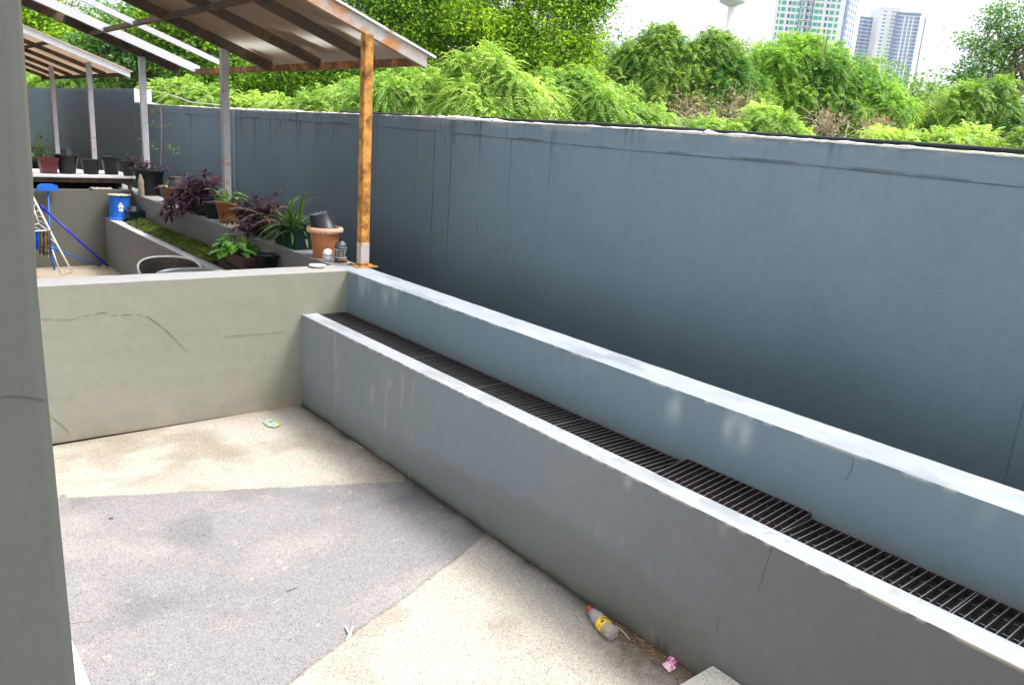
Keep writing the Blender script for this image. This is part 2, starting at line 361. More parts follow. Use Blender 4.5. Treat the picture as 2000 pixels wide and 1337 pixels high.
# ---- boundary wall
ty = [-2, 1.356, 1.929, 2.657, 3.617, 4.94, 6.008, 7.39, 10.03, 11.9, 14.39, 15.53]
tz = [2.13, 2.161, 2.174, 2.185, 2.193, 2.193, 2.203, 2.195, 2.176, 2.176, 2.18, 2.20]
ztop = lambda y: np.interp(y, ty, tz)
gy = [-2, 1.329, 2.319, 3.827, 5.74, 5.991, 7.077, 8.063, 10.7, 10.99, 14.4]; gz = [2.02, 2.03, 2.049, 2.056, 2.079, 2.086, 2.087, 2.089, 2.075, 2.075, 2.045]
zgr = lambda y: np.interp(y, gy, gz)
drips = []   # y, ztop, length, halfwidth, strength, rusty
R_ = random.Random(3)
for yy, n, s in ((6.46, 2, .7), (5.687, 6, 1), (5.328, 5, .9), (4.931, 5, .45), (4.712, 3, .3), (4.462, 2, .8), (3.66, 5, .8), (2.3, 4, .55), (1.93, 2, .4), (2.6, 2, .3)):
    for k in range(n): drips.append((yy+R_.uniform(-.09, .09), 'top', R_.uniform(.05, .16), R_.uniform(.006, .016), s*R_.uniform(.5, 1), 0))
    drips.append((yy, 'gr', R_.uniform(.1, .35), R_.uniform(.008, .012), s*.35, 0))
for k in range(46):
    yy = R_.uniform(7.2, 10.6); drips.append((yy, R_.choice(['top', 'gr']), R_.uniform(.05, .35), R_.uniform(.008, .025), R_.uniform(.2, .8), R_.random() < .2))
for k in range(14):
    yy = R_.uniform(11, 15); drips.append((yy, R_.choice(['top', 'gr']), R_.uniform(.1, .5), R_.uniform(.01, .03), R_.uniform(.2, .7), R_.random() < .2))
drips += [(6.277, 'top', .55, .011, .95, 1), (7.078, 'top', 1.3, .016, .8, 1), (7.02, 'top', 1.3, .008, .5, 0), (4.465, 'top', .7, .007, .6, 0), (4.93, 'gr', .8, .008, .5, 0), (9.4, 'top', .6, .015, .7, 1)]
def wallcol(P, N):
    x, y, z = P.T
    C = np.ones((len(P), 3))*np.array((.165, .228, .285))
    C = C*(1+.22*(fbm(P, (1, .9, 1.1), 7)-.5)+.06*(fbm(P, (1, 5, 5), 9)-.5)+.03*(vn(P, (1, 60, 1.2), 10)-.5))[:, None]
    zt_ = np.where(y > 15.53, 2.43, ztop(y)); zg = zgr(y)
    for (yy, wh, Ln, hw, s, ru) in drips:
        sel = np.abs(y-yy) < hw*5
        if not sel.any(): continue
        z0 = zt_[sel] if wh == 'top' else zg[sel]
        d = z0-z[sel]; wob = (vn(P[sel], (1, 1, 9), 77)-.5)*hw
        m = np.exp(-((y[sel]-yy-wob)/hw)**2)*np.where(d >= -.004, np.exp(-d/Ln*1.2), 0)*s*(.6+.6*vn(P[sel], (1, 70, 14), 78))
        C[sel] = mixc(C[sel], (.23, .13, .045) if ru else (.03, .032, .034), np.clip(m, 0, .92))
    m = np.exp(-((zt_-z)/.035)**2)*sstep(.45, .62, fbm(P, (1, 6, 12), 13)); C = mixc(C, (.35, .36, .37), m*.7)
    m = np.exp(-(np.abs(z-zg-.006)/.006)**2)*(y < 15)*sstep(.55, .7, fbm(P, (1, 3, 1), 14)); C = mixc(C, (.03, .03, .03), m*.8)
    nz = fbm(P, (1, 1.4, 1.0), 91)-.5; m = sstep(1.30, .66, z+.3*nz); C = mixc(C, (.045, .075, .10), m*.56*(x < X3+.01))   # trench shade painted into the lower wall colour
    # end face of the step painted paler, sunlight put into its colour
    e = (N[:, 1] < -.5) & (z > 2.15); C[e] = (.60, .58, .60)
    t = N[:, 2] > .5; C[t] = (.55, .54, .52)
    return C*(1+.05*(fbm(P, (20, 20, 20), 5, 2)-.5))[:, None]
bw = empty('boundary_wall', (X3, 6, 0), 'tall blue-grey rendered boundary wall with black drip stains behind the planters', 'wall')
def warpw(V):
    V = V.copy(); s = V[:, 2] > 2.0; V[:, 2] = np.where(V[:, 2] > 1.9, V[:, 2]+(ztop(V[:, 1])-2.2)*sstep(1.9, 2.2, V[:, 2]), V[:, 2])
    return V
ys = np.concatenate([[-2, 0], np.arange(.7, 6.6, .013), np.arange(6.6, 10.8, .02), np.arange(10.8, 15.53, .04), [15.53]])
zs = np.concatenate([[0, .4], np.arange(.5, 1.9, .03), np.arange(1.9, 2.2001, .012)])
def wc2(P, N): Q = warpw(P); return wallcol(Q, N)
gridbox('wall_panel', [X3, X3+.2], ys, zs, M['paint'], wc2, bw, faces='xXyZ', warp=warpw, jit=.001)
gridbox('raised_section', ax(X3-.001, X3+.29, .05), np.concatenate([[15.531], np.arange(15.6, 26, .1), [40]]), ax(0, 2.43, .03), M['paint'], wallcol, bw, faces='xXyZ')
def ribbon(pts, wd, x=X3-.0035, th=.003, mb=None, axis='x', jag=0):
    """thin flat strip following points that lie on a plane (axis = plane normal)"""
    mb = mb or MB(); P = [np.array(p, float) for p in pts]
    if jag:
        Q = []
        for a, b in zip(P[:-1], P[1:]):
            n = max(1, int(np.linalg.norm(b-a)/.02))
            for k in range(n): Q.append(a+(b-a)*k/n+rng.normal(0, jag, 3)*(k > 0))
        P = Q+[P[-1]]
    k = 'xyz'.index(axis); L_ = []; R__ = []
    for i, p in enumerate(P):
        t = P[min(i+1, len(P)-1)]-P[max(i-1, 0)]; nrm = np.zeros(3); nrm[k] = 1; s = np.cross(t, nrm); s /= np.linalg.norm(s)+1e-9
        ww = .45*wd*(.55+.45*((i*7919) % 13)/13) if jag else wd
        if i in (0, len(P)-1) and jag: ww *= .2
        a = p-s*ww/2; b = p+s*ww/2; a[k] = b[k] = x if axis != 'z' else p[2]
        L_.append(a); R__.append(b)
    n = len(P); V = L_+R__; off = np.zeros(3); off[k] = th
    V = V+[v+off for v in V]
    Fs = []
    for i in range(n-1):
        if jag and n > 8 and (i*2654435761 >> 7) % 9 < 2: continue
        Fs += [(i, i+1, n+i+1, n+i), (2*n+i, 3*n+i, 3*n+i+1, 2*n+i+1), (i, 2*n+i, 2*n+i+1, i+1), (n+i, n+i+1, 3*n+i+1, 3*n+i)]
    return mb.add(V, Fs)
def wallpts(px): return [onx(u, v, X3) for u, v in px]
# incised joints of the panels
mb = MB()
for a, b in ((.5, 1.12), (1.15, 5.735), (5.995, 10.7), (10.99, 15.3)):
    yy = np.arange(a, b, .15).tolist()+[b]; ribbon([(X3, y, zgr(y)) for y in yy], .0055, mb=mb, x=X3-.003)
mb.build('horizontal_joint', M['joint'], bw)
mb = MB()
for y, za in ((5.735, .6), (5.995, .7), (10.7, 1.0), (10.99, 1.0), (1.13, .4)):
    ribbon([(X3, y, zgr(y)), (X3, y, 1.5), (X3, y+.005, za)], .0035, mb=mb, x=X3-.003)
mb.build('vertical_joint', M['joint'], bw)
for px, w_ in (([(931, 415), (933, 455), (945, 464), (965, 471), (972, 476), (973, 505), (976, 527), (986, 541), (996, 546), (1007, 548), (1007, 600)], .004),
           ([(860, 236), (862, 256), (870, 270), (873, 286)], .005), ([(855, 283), (873, 287)], .003), ([(997, 470), (991, 492)], .003), ([(1031, 510), (1030, 585)], .0035), ([(850, 448), (864, 449), (866, 470)], .003),
           ([(1965, 380), (1995, 800), (1968, 950)], .006)):
    if px[0][0] == 1965: continue
    ribbon(wallpts(px), w_, jag=.002).build('crack', M['dark'], bw)
# ragged mortar along the top edge
yy = np.arange(.9, 15.5, .02); V = []; Fs = []
for i, y in enumerate(yy):
    a = vn(np.array([[y*1., 0, 0]]), (9, 1, 1), 3)[0]; b = vn(np.array([[y*1., 0, 0]]), (31, 1, 1), 4)[0]; c_ = vn(np.array([[y, 0, 0]]), (1.3, 1, 1), 6)[0]
    zt_ = ztop(y); h = .002+.012*max(0, a-.45)+.006*b*(c_ > .4)+(.012 if (c_ > .72 and b > .5) else 0); lo = .002+.012*max(0, c_-.45)*a*2+.005*b
    V += [(X3-.004-.003*b, y, zt_-lo), (X3-.005, y, zt_+h*.4), (X3+.03, y, zt_+h), (X3+.16, y, zt_+.004)]
    if i: k = 4*i; Fs += [(k-4+j, k+j, k+j+1, k-3+j) for j in range(3)]
MB().add(V, Fs).build('mortar_edge', M['mortar'], bw)
cb = MB(); cb.tube([(X3+.27, y, float(ztop(y))+.022+.004*math.sin(y*1.7)) for y in np.arange(.5, 8.6, .3)], .012, 8)
tag(cb.build('cable', M['blackmatt'], origin=(X3+.27, 4, 2.2)), 'thick black cable running along the back of the boundary wall top', 'cable')
pts = [onx(u, v, 4.15) for u, v in ((297, 178), (320, 181), (345, 189), (370, 199), (400, 202), (440, 206))]
tag(MB().tube(pts, .007, 6).build('cable', M['mortar'], origin=pts[0]), 'thin pale cable drooping from the raised step of the boundary wall', 'cable')

# ---- planter: two retaining walls
def blotch(P, ztop_, y, z, dens, seed):
    n = fbm(P, (1, 6, 2.2), seed, 3); d = ztop_-z
    return sstep(.60, .78, n)*np.exp(-((d-.07)/.08)**2)*(vn(P, (1, .9, 1), seed+1) > 1-dens)
def lowcol(P, N):
    x, y, z = P.T
    C = np.ones((len(P), 3))*np.array((.185, .222, .250))
    C = mixc(C, (.112, .110, .122), 1-sstep(.8, 3.3, y))  # near end painted darker, occlusion by the house put into the colour
    C = C*(1+.16*(fbm(P, (1, 1.3, 1.6), 17)-.5))[:, None]
    f = N[:, 0] < -.5; n = fbm(P, (1, 5, 4), 23)
    C = mixc(C, (.47, .50, .53), f*blotch(P, H1, y, z, .75, 19)*.75)
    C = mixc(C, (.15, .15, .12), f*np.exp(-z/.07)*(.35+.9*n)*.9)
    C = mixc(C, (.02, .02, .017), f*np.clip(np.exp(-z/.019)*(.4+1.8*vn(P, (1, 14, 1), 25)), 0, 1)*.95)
    # damp patch low on the wall near the bottle
    bd = np.interp(y, [1.0, 1.35, 1.6, 2.0, 2.5, 3.2, 4.0], [0, .05, .20, .33, .34, .28, .2]); m = f*sstep(-.03, .06, bd-z+(n-.5)*.05); C = mixc(C, (.125, .130, .112), m*np.interp(y, [1.4, 2.2, 3.2, 4.5], [.6, .55, .35, .2]))
    hh = np.hypot(y-1.80, (z-.02)*.9); C = mixc(C, (.015, .013, .01), f*np.clip(1.4-hh/.035, 0, 1)); C = mixc(C, (.1, .09, .07), f*np.exp(-(hh/.09)**2)*.6)
    C = mixc(C, (.42, .42, .40), f*sstep(.66, .74, vn(P, (1, 55, 3.5), 27))*sstep(.55, .7, fbm(P, (1, 2.2, 2.5), 28))*.35)
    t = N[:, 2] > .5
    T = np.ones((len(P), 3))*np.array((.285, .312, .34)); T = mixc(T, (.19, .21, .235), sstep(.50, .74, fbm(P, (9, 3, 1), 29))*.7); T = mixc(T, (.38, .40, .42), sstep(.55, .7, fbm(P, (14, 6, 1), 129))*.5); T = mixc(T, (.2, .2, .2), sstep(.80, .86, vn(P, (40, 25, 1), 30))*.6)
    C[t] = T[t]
    edge = np.exp(-((H1-z)/.006)**2)*f*sstep(.45, .6, vn(P, (1, 30, 1), 32)); C = mixc(C, (.55, .50, .42), edge*.8)
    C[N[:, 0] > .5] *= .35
    return C
pw = empty('planter_wall', (X1, 3, 0), 'low grey rendered wall with pale coping in front of the drain grates', 'wall')
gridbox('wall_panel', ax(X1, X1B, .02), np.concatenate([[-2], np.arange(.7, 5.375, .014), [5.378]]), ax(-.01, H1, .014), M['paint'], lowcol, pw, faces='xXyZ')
def cr(px, plane, val, **k): return [plane(u, v, val) for u, v in px]
ribbon(cr([(1507, 1069), (1503, 1085), (1495, 1105), (1489, 1130), (1480, 1150)], onx, X1), .004, x=X1-.0033, jag=.0015).build('crack', M['dark'], pw)
ribbon(cr([(1404, 1203), (1401, 1235)], onx, X1), .0035, x=X1-.0033, jag=.0012).build('crack', M['dark'], pw)
def upcol(P, N):
    x, y, z = P.T
    C = np.ones((len(P), 3))*np.array((.145, .20, .245))
    C = C*(1+.16*(fbm(P, (1, 1.3, 1.6), 47)-.5))[:, None]
    f = (N[:, 0] < -.5)
    C = mixc(C, (.40, .45, .49), f*(y < 5.4)*blotch(P, H2, y, z, .65, 49)*.7)
    C = mixc(C, (.13, .12, .10), f*(y < 5.4)*np.exp(-np.clip(z-.70, 0, 1)/.02)*.5)
    C[f & (y > 5.45)] = np.array((.21, .21, .215))*(1+.2*(fbm(P[f & (y > 5.45)], (1, 2, 3), 3)-.5))[:, None]
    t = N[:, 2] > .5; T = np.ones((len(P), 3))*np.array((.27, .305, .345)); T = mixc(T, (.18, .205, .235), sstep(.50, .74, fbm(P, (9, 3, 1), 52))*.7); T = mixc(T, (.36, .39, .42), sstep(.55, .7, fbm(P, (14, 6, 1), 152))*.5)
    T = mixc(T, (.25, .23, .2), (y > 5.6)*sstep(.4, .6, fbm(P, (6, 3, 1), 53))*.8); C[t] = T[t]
    edge = np.exp(-((H2-z)/.006)**2)*f*sstep(.5, .62, vn(P, (1, 22, 1), 55)); C = mixc(C, (.52, .50, .46), edge*.7)
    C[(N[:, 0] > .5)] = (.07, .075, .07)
    return C
uw = empty('back_planter_wall', (X2, 5, 0), 'higher blue-grey planter wall with pale coping carrying the posts and flower pots', 'wall')
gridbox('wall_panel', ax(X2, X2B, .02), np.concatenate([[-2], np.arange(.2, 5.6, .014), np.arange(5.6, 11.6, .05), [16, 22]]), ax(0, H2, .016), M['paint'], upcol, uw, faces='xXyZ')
ribbon(cr([(1668, 890), (1664, 915), (1652, 938)], onx, X2), .0035, x=X2-.0033, jag=.0012).build('crack', M['dark'], uw)
# channel bed between the walls and trench behind
MB().box(X1B+.001, X2-.001, -2, Y0-.01, .16, .20).build('channel_bed', surf('silt', (.012, .011, .010), .95, bstr=0), pw)
tag(MB().box(X2B+.002, X3-.002, -3, 22, -.05, .01).build('trench_bed', M['soil']), kind='structure')

# ---- grates
def grate(y0, y1, root_z, tilt, label, lift=0.0):
    root = empty('drain_grate', (X1B+.010, (y0+y1)/2, root_z), label, 'grate', 'steel grates over the drain channel')
    b = wloc(root); L_ = abs(y1-y0)-.006; wd = X2-X1B-.018
    fr = MB(); xa, xb = b[0], b[0]+wd; ya, yb = b[1]-L_/2, b[1]+L_/2; zt_ = b[2]; 
    fr.box(xa, xa+.004, ya, yb, zt_-.034, zt_); fr.box(xb-.004, xb, ya, yb, zt_-.034, zt_)
    fr.box(xa+.004, xb-.004, ya, ya+.004, zt_-.034, zt_); fr.box(xa+.004, xb-.004, yb-.004, yb, zt_-.034, zt_)
    fr.build('frame', M['bars'], root)
    br = MB(); bt_ = MB(); n = int(round(L_/.0335)); 
    for i in range(1, n):
        y = ya+(yb-ya)*i/n; h_ = .0012*((i*37) % 3-1); br.box(xa+.005, xb-.005, y-.0018, y+.0018, zt_-.031, zt_-.0025+h_); br.box(xa+.005, xb-.005, y-.0018, y+.0018, zt_-.0024+h_, zt_-.0005+h_)
    br.build('bearing_bars', M['bars'], root)
    cr_ = MB()
    for t in (.3, .72): MB().tube([(xa+wd*t, ya+.004, zt_-.022), (xa+wd*t, yb-.004, zt_-.022)], .0025, 5).build('cross_rod', M['bars'], root)
    root.rotation_euler = (0, tilt, 0)
    return root
ys_ = [5.376, 4.749, 4.067, 3.396, 2.728, 2.06, 1.428, .80, .17, -.46]
lb = ['dark steel drain grate butting against the cross wall', 'second steel drain grate from the cross wall', 'third steel drain grate from the cross wall', 'fourth steel drain grate from the cross wall, in mid channel',
      'steel drain grate lying level just beyond the lifted one', 'steel drain grate lifted at its back edge, sitting crooked in the channel', 'steel drain grate nearer than the lifted one', 'steel drain grate at the right edge of the photo, nearest in view', None]
for i in range(8): grate(ys_[i], ys_[i+1], .700, -.105 if i == 5 else 0.0, lb[i])

# ---- cross wall (slightly skewed), seen front face coloured
def crosscol(P, N):
    x, y, z = P.T
    C = np.ones((len(P), 3))*np.array((.235, .235, .195))
    C = C*(1+.14*(fbm(P, (1.4, 1, 1.6), 67)-.5)+.05*(vn(P, (1, 1, 9), 68)-.5))[:, None]
    f = N[:, 1] < -.5; n = fbm(P, (4, 1, 4), 69)
    C = mixc(C, (.20, .18, .14), f*np.exp(-z/.06)*(.1+.9*n))
    C = mixc(C, (.36, .28, .20), f*np.exp(-z/.11)*sstep(.5, .68, fbm(P, (3, 1, 5), 70))*.7)
    C = mixc(C, (.21, .195, .15), f*np.exp(-(X1-x)/.10)*sstep(.75, .0, z)*(x < X1)*.75)
    C = mixc(C, (.25, .27, .3), f*(np.hypot((x-2.425)*1.4, (z-.36)*.6) < .04)*sstep(.4, .6, n)*.6)
    C = mixc(C, (.30, .30, .28), f*sstep(.68, .85, fbm(P, (9, 1, 5), 72))*.35)
    t = N[:, 2] > .5; T = np.ones((len(P), 3))*np.array((.30, .305, .32)); T = mixc(T, (.36, .35, .34), sstep(.5, .7, fbm(P, (4, 8, 1), 73))*.5)
    T = mixc(T, (.36, .34, .30), np.exp(-np.clip(X2-x, 0, 9)/.25)*.6); C[t] = T[t]
    return C
def warpc(V): V = V.copy(); V[:, 1] = V[:, 1]+math.tan(CA)*(X1-V[:, 0]); return V
cw = empty('cross_wall', (1.2, 5.4, 0), 'beige-grey rendered cross wall with a curved hairline crack between the two terraces', 'wall')
gridbox('wall_panel', ax(-1.2, X2-.001, .014), ax(Y0, Y0+TC, .03), ax(0, H2, .014), M['paint'], crosscol, cw, faces='xyYZ', warp=warpc)
def ccr(px): 
    out = []
    for u, v in px:
        p = ony(u, v, Y0)
        for _ in range(3): p = ony(u, v, yx(p[0]))
        out.append(p)
    return out
for px, w_ in (([(78, 622), (140, 624), (160, 616), (185, 613), (202, 608), (218, 615), (245, 613), (265, 613), (290, 618), (310, 633), (328, 648), (345, 664), (368, 687)], .0018), ([(101, 812), (118, 826), (128, 834), (136, 846)], .002), ([(430, 657), (500, 652), (555, 647)], .001)):
    P = ccr(px); mb = MB(); ribbon(P, w_, axis='y', x=0, jag=.0012, mb=mb)
    vv = [(a, yx(a)-.0035+(.003 if b > .0015 else 0), c) for a, b, c in mb.v]; mb.v = vv; mb.build('crack', surf('hairline', (.20, .197, .165), .9, namt=.1, bstr=0), cw)

# ---- second terrace: its own low wall, and far cross wall
def low2(P, N):
    C = np.ones((len(P), 3))*np.array((.235, .225, .225)); C = C*(1+.15*(fbm(P, (1, 1.5, 2), 5)-.5))[:, None]
    t = N[:, 2] > .5; C[t] = (.46, .46, .5); return C
pw2 = empty('planter_wall', (X1, 8.5, 0), 'low grey wall with pale coping holding the bed of green ground cover', 'wall')
gridbox('wall_panel', ax(X1, X1B, .03), ax(Y0+TC+.01, YF-.001, .05), ax(0, H1, .03), M['paint'], low2, pw2, faces='xXyZ')
MB().box(X1B+.001, X2-.001, 7.5, YF-.002, .2, .675).build('soil_bed', M['soil'], pw2)
MB().box(X1B+.001, X2-.001, Y0+TC+.02, 7.499, .2, .775).build('raised_soil_bed', M['soil'], pw2)
def farc(P, N):
    C = np.ones((len(P), 3))*np.array((.145, .148, .125)); C = C*(1+.15*(fbm(P, (1.5, 1, 2), 5)-.5))[:, None]
    C = mixc(C, (.10, .10, .085), np.exp(-(P[:, 2]-ZF2)/.08)*.5); t = N[:, 2] > .5; C[t] = (.10, .10, .09); return C
fw = empty('far_cross_wall', (2, YF, 0), 'grey rendered cross wall behind the drying rack and blue brooms', 'wall')
gridbox('wall_panel', ax(-1, X2-.002, .05), ax(YF, YF+.2, .1), ax(0, 1.052, .03), M['paint'], farc, fw, faces='xyYZ')

# ---- pillar at the left edge (arris bowed to follow lens distortion)
outl = [(31, -80), (33, 0), (54, 334), (69, 520), (73, 560), (88, 720), (102, 863), (125, 1100), (148, 1337), (160, 1450)]
chf = [(36, -80), (41, 0), (64, 334), (71.5, 540), (74, 570), (89, 730), (103, 870), (126, 1105), (149, 1340), (161, 1455)]
E1 = [ony(u, v, 1.20) for u, v in outl]; E2 = [ony(u, v, 1.222) for u, v in chf]
zz = ax(-.02, 3.3, .02); e1 = np.interp(zz, [p[2] for p in E1][::-1], [p[0] for p in E1][::-1]); e2 = np.interp(zz, [p[2] for p in E2][::-1], [p[0] for p in E2][::-1])
xs_ = np.linspace(0, 1, 30); V = []; Cc = []
for k, z in enumerate(zz):
    row = [(-.28+(e1[k]+.28)*t, 1.20, z) for t in xs_]+[(e2[k], 1.222, z), (e2[k]-.004, 1.50, z), (-.28, 1.50, z)]
    V += row; Cc += [(.072, .078, .073)]*len(xs_)+[(.10, .10, .07)]*3
n = len(xs_)+3; Fs = np.array([(k*n+i, k*n+(i+1) % n, (k+1)*n+(i+1) % n, (k+1)*n+i) for k in range(len(zz)-1) for i in range(n)])
V = np.array(V); Cc = np.array(Cc)*(1+.13*(fbm(V, (5, 5, 3), 3)-.5))[:, None]
pl = empty('pillar', (0, 1.3, 0), 'grey textured render pillar filling the left edge of the photo', 'pillar')
raw('shaft', V, Fs, M['paint_rough'], pl, Cc)
ribbon([ony(u, v, 1.2) for u, v in ((0, 773), (30, 770), (60, 774), (88, 779))], .0012, axis='y', x=1.1985, th=.001, jag=.0006).build('crack', surf('faint_crack', (.075, .081, .076), .8, bstr=0), pl)
hs_ = empty('house', (-4, 8, 0), 'grey rendered house whose pillar stands at the left edge', 'house')
MB().box(-9, -.75, -9, 30, -.05, 9.5).build('wall', surf('house_render', (.62, .64, .66), .8, nscale=3, namt=.06, bstr=.2), hs_)
MB().box(-.74, 3.05, 21.2, 24, -.05, 7).build('shade_wall', surf('shade_wall_grey', (.2, .2, .2), .8, namt=.1, bstr=0), hs_)  # unseen end wall added to shade the far boundary wall
for k in range(6):  # unseen dark panels added to cut facade bounce under the canopies
    y_ = 6.3+k*3.9; dp_ = MB().box(-.75, -.70, y_, y_+3.3, .1, 2.75).build('added_dark_panel', surf('added_dark_panel_finish', (.02, .025, .03), .25, namt=0, bstr=0), hs_)
    MB().box(-.70, -.68, y_+1.6, y_+1.7, .1, 2.75).build('frame', M['browniron'], dp_)  # upright on the added unseen panel
MB().box(-9.3, -.55, -9.3, 30.3, 9.501, 9.75).build('roof', surf('house_roof', (.25, .24, .23), .8), hs_)
ds = MB(); ds.box(-1.2, .478, .9, 3.6, -.02, .045, b=.006)
tag(ds.build('door_step', M['whitedirty'], origin=(.2, 2, 0)), 'pale concrete door step showing as a sliver beside the pillar foot', 'step')
# kerb block at the bottom
kb = MB(); kb.box(2.26, 2.472, .9, 1.545, 0, .10, b=.008)
tag(kb.build('kerb_block', surf('kerb_aggregate', (.56, .53, .48), .85, nscale=30, namt=.1, bscale=200, bstr=.5, bdist=.003, speck=(190, .2)), origin=(2.36, 1.3, 0)), 'low speckled concrete block against the planter wall at the bottom of the photo', 'kerb')

# ================================================================== CANOPIES
pn = ['orange-rusted steel post with a base plate at the near corner of the canopy', 'grey steel post with rust spots rising behind the purple plants, second in the row', 'pale steel post behind the big black flower pot', 'rust-flaked steel post behind the black pots on the slab', 'dim grey steel post under the farthest canopy']
for i in range(5):
    y = YP+DP*i; po = empty('canopy_post', (XP, y, H2), pn[i], 'post', 'steel posts along the planter wall')
    s = .036
    mb = MB(); mb.box(XP-s, XP+s, y-s, y+s, H2+.006, ZT+.01, b=.004)
    mb.build('shaft', M[['rust', 'steelrust', 'steelpale', 'steelrust', 'steelpale'][i]], po)
    mb = MB(); mb.box(XP-.09, XP+.09, y-.09, y+.09, H2, H2+.007, b=.001); mb.build('base_plate', M['rust'], po)
    if i == 0:
        mb = MB(); mb.box(XP-s-.0015, XP+s+.0015, y-s-.0015, y+s+.0015, H2+.02, H2+.19, b=.004); mb.build('bare_patch', surf('worn_base', (.42, .41, .43), .6, nscale=20, namt=.1, bstr=.2, col2=(.62, .27, .06), c2scale=11, c2lo=.5, c2hi=.56), po)
        for a, b in ((-.065, -.065), (.065, -.065), (-.065, .065), (.065, .065)): MB().lathe([(0.008, 0), (.008, .008), (0, .010)], (XP+a, y+b, H2+.007), 8).build('bolt', M['browniron'], po)
zr = lambda x: ZT-(x-XP)*SLP           # underside of the rafters
def rafter(mb, y, xa, xb, hgt=.10, wd=.045):
    P = [(xa, y-wd/2, zr(xa)), (xb, y-wd/2, zr(xb)), (xb, y-wd/2, zr(xb)+hgt), (xa, y-wd/2, zr(xa)+hgt)]
    mb.prism(P, (0, wd, 0)); return mb
def cchan(mb, y, xa, xb, hgt=.10, wd=.05, t=.004, sgn=1):
    """C channel: web on the near side, flanges folded behind"""
    for (a, b, z0, z1) in ((y-wd/2, y-wd/2+t, 0, hgt), (y-wd/2+t, y+wd/2, 0, t), (y-wd/2+t, y+wd/2, hgt-t, hgt)):
        mb.prism([(xa, a, zr(xa)+z0), (xb, a, zr(xb)+z0), (xb, a, zr(xb)+z1), (xa, a, zr(xa)+z1)], (0, b-a, 0))
    return mb
def sheetcol(seed, base, clean, eave=True):
    def f(P, N):
        n = fbm(P, (2.2, 3, 1), seed); n2 = vn(P, (.8, 22, 1), seed+5)
        C = np.ones((len(P), 3))*np.array(base)*(1+.35*(n-.5)+.18*(n2-.5))[:, None]
        if eave:
            m = np.exp(-((P[:, 0]-3.22-.10*(vn(P, (1, 2.5, 1), seed+7)-.5))/.15)**2)*sstep(.3, .45, n); C = mixc(C, clean, m)
            m = np.exp(-((P[:, 0]-1.75)/.22)**2)*sstep(.35, .6, n); C = mixc(C, clean, m*.8)
        return C
    return f
def sheetmat(name, tr):
    m, nt, p = newmat(name); L = nt.links
    src = nd(nt, 'ShaderNodeVertexColor'); src.layer_name = 'Col'
    L.new(src.outputs[0], p.inputs['Base Color']); p.inputs['Roughness'].default_value = .35
    t = nd(nt, 'ShaderNodeBsdfTranslucent'); L.new(src.outputs[0], t.inputs['Color'])
    mx = nd(nt, 'ShaderNodeMixShader'); mx.inputs[0].default_value = tr; L.new(p.outputs[0], mx.inputs[1]); L.new(t.outputs[0], mx.inputs[2]); L.new(mx.outputs[0], nt.nodes['Material Output'].inputs['Surface'])
    return m
M['sheet'] = sheetmat('dirty_polycarbonate', .5)
def sheet(name, xa, xb, ya, yb, parent, cf, off=.104, th=.008):
    def wp(V): V = V.copy(); V[:, 2] = V[:, 2]+ZT-(V[:, 0]-XP)*SLP; return V
    return gridbox(name, ax(xa, xb, .03), ax(ya, yb, .02), [off, off+th], M['sheet'], cf, parent, faces='xXyYzZ', warp=wp, jit=0)
XA, XE = -.6, 3.57
c1 = empty('canopy', (XP, 7, ZT), 'nearest lean-to canopy of dirty brown translucent sheet on rusty steel rafters', 'canopy')
cchan(MB(), YP, XA, XE).build('end_rafter', surf('rusting_rafter', (.40, .39, .38), .6, .1, nscale=20, namt=.15, bscale=60, bstr=.25, col2=(.44, .18, .05), c2scale=4, c2lo=.44, c2hi=.62), c1)
for y in (6.24, 7.25): cchan(MB(), y, XA, XE-.06, hgt=.085).build('rafter', M['browniron'], c1)
cchan(MB(), 8.46, XA, XE-.02).build('rafter', M['browniron'], c1)
mb = MB(); mb.box(XE-.08, XE-.03, YP+.03, 10.75, zr(XE)+.01, zr(XE)+.07); mb.build('eave_beam', surf('rusty_beam', (.16, .075, .04), .8, nscale=15, namt=.3, bstr=.3, col2=(.42, .17, .06), c2scale=5), c1)
mb = MB(); mb.box(2.455, 2.505, YP+.03, 11.42, zr(2.48)+.005, zr(2.48)+.05); mb.build('purlin', M['browniron'], c1)
mb = MB(); mb.box(1.30, 1.35, YP+.03, 11.42, zr(1.33)+.005, zr(1.33)+.05); mb.build('purlin', M['browniron'], c1)
sheet('roof_sheet', XA, XE+.06, YP-.035, 8.52, c1, sheetcol(3, (.27, .215, .165), (.74, .74, .70)))
mb = MB(); P = [(XA, YP-.045, zr(XA)+.10), (XE+.07, YP-.045, zr(XE+.07)+.10), (XE+.07, YP-.045, zr(XE+.07)+.118), (XA, YP-.045, zr(XA)+.118)]
mb.prism(P, (0, .009, 0)); mb.build('edge_trim', M['steelpale'], c1)
rafter(MB(), 9.45, XA, XE-.12, hgt=.06, wd=.04).build('bare_rafter', M['steelpale'], c1)
c2 = empty('canopy', (XP, 11.1, ZT), 'stripped canopy strip of two rafters with one broken scrap of sheet', 'canopy')
cchan(MB(), 10.72, XA, XE-.02).build('rafter', M['steelpale'], c2)
cchan(MB(), 11.44, XA, XE-.05).build('rafter', M['browniron'], c2)
sheet('broken_sheet', XA, 2.12, 10.72, 11.42, c2, sheetcol(5, (.50, .40, .44), (.6, .5, .5), False), off=.101)
sheet('soffit_strip', 2.2, XE-.03, 10.95, 11.42, c2, sheetcol(6, (.12, .09, .075), (.6, .5, .5), False), off=.09)
c3 = empty('canopy', (XP, 16, ZT), 'farthest lean-to canopy with pale sheets between dark rafters', 'canopy')
cchan(MB(), 14.05, XA, XE-.0).build('end_rafter', M['steelpale'], c3)
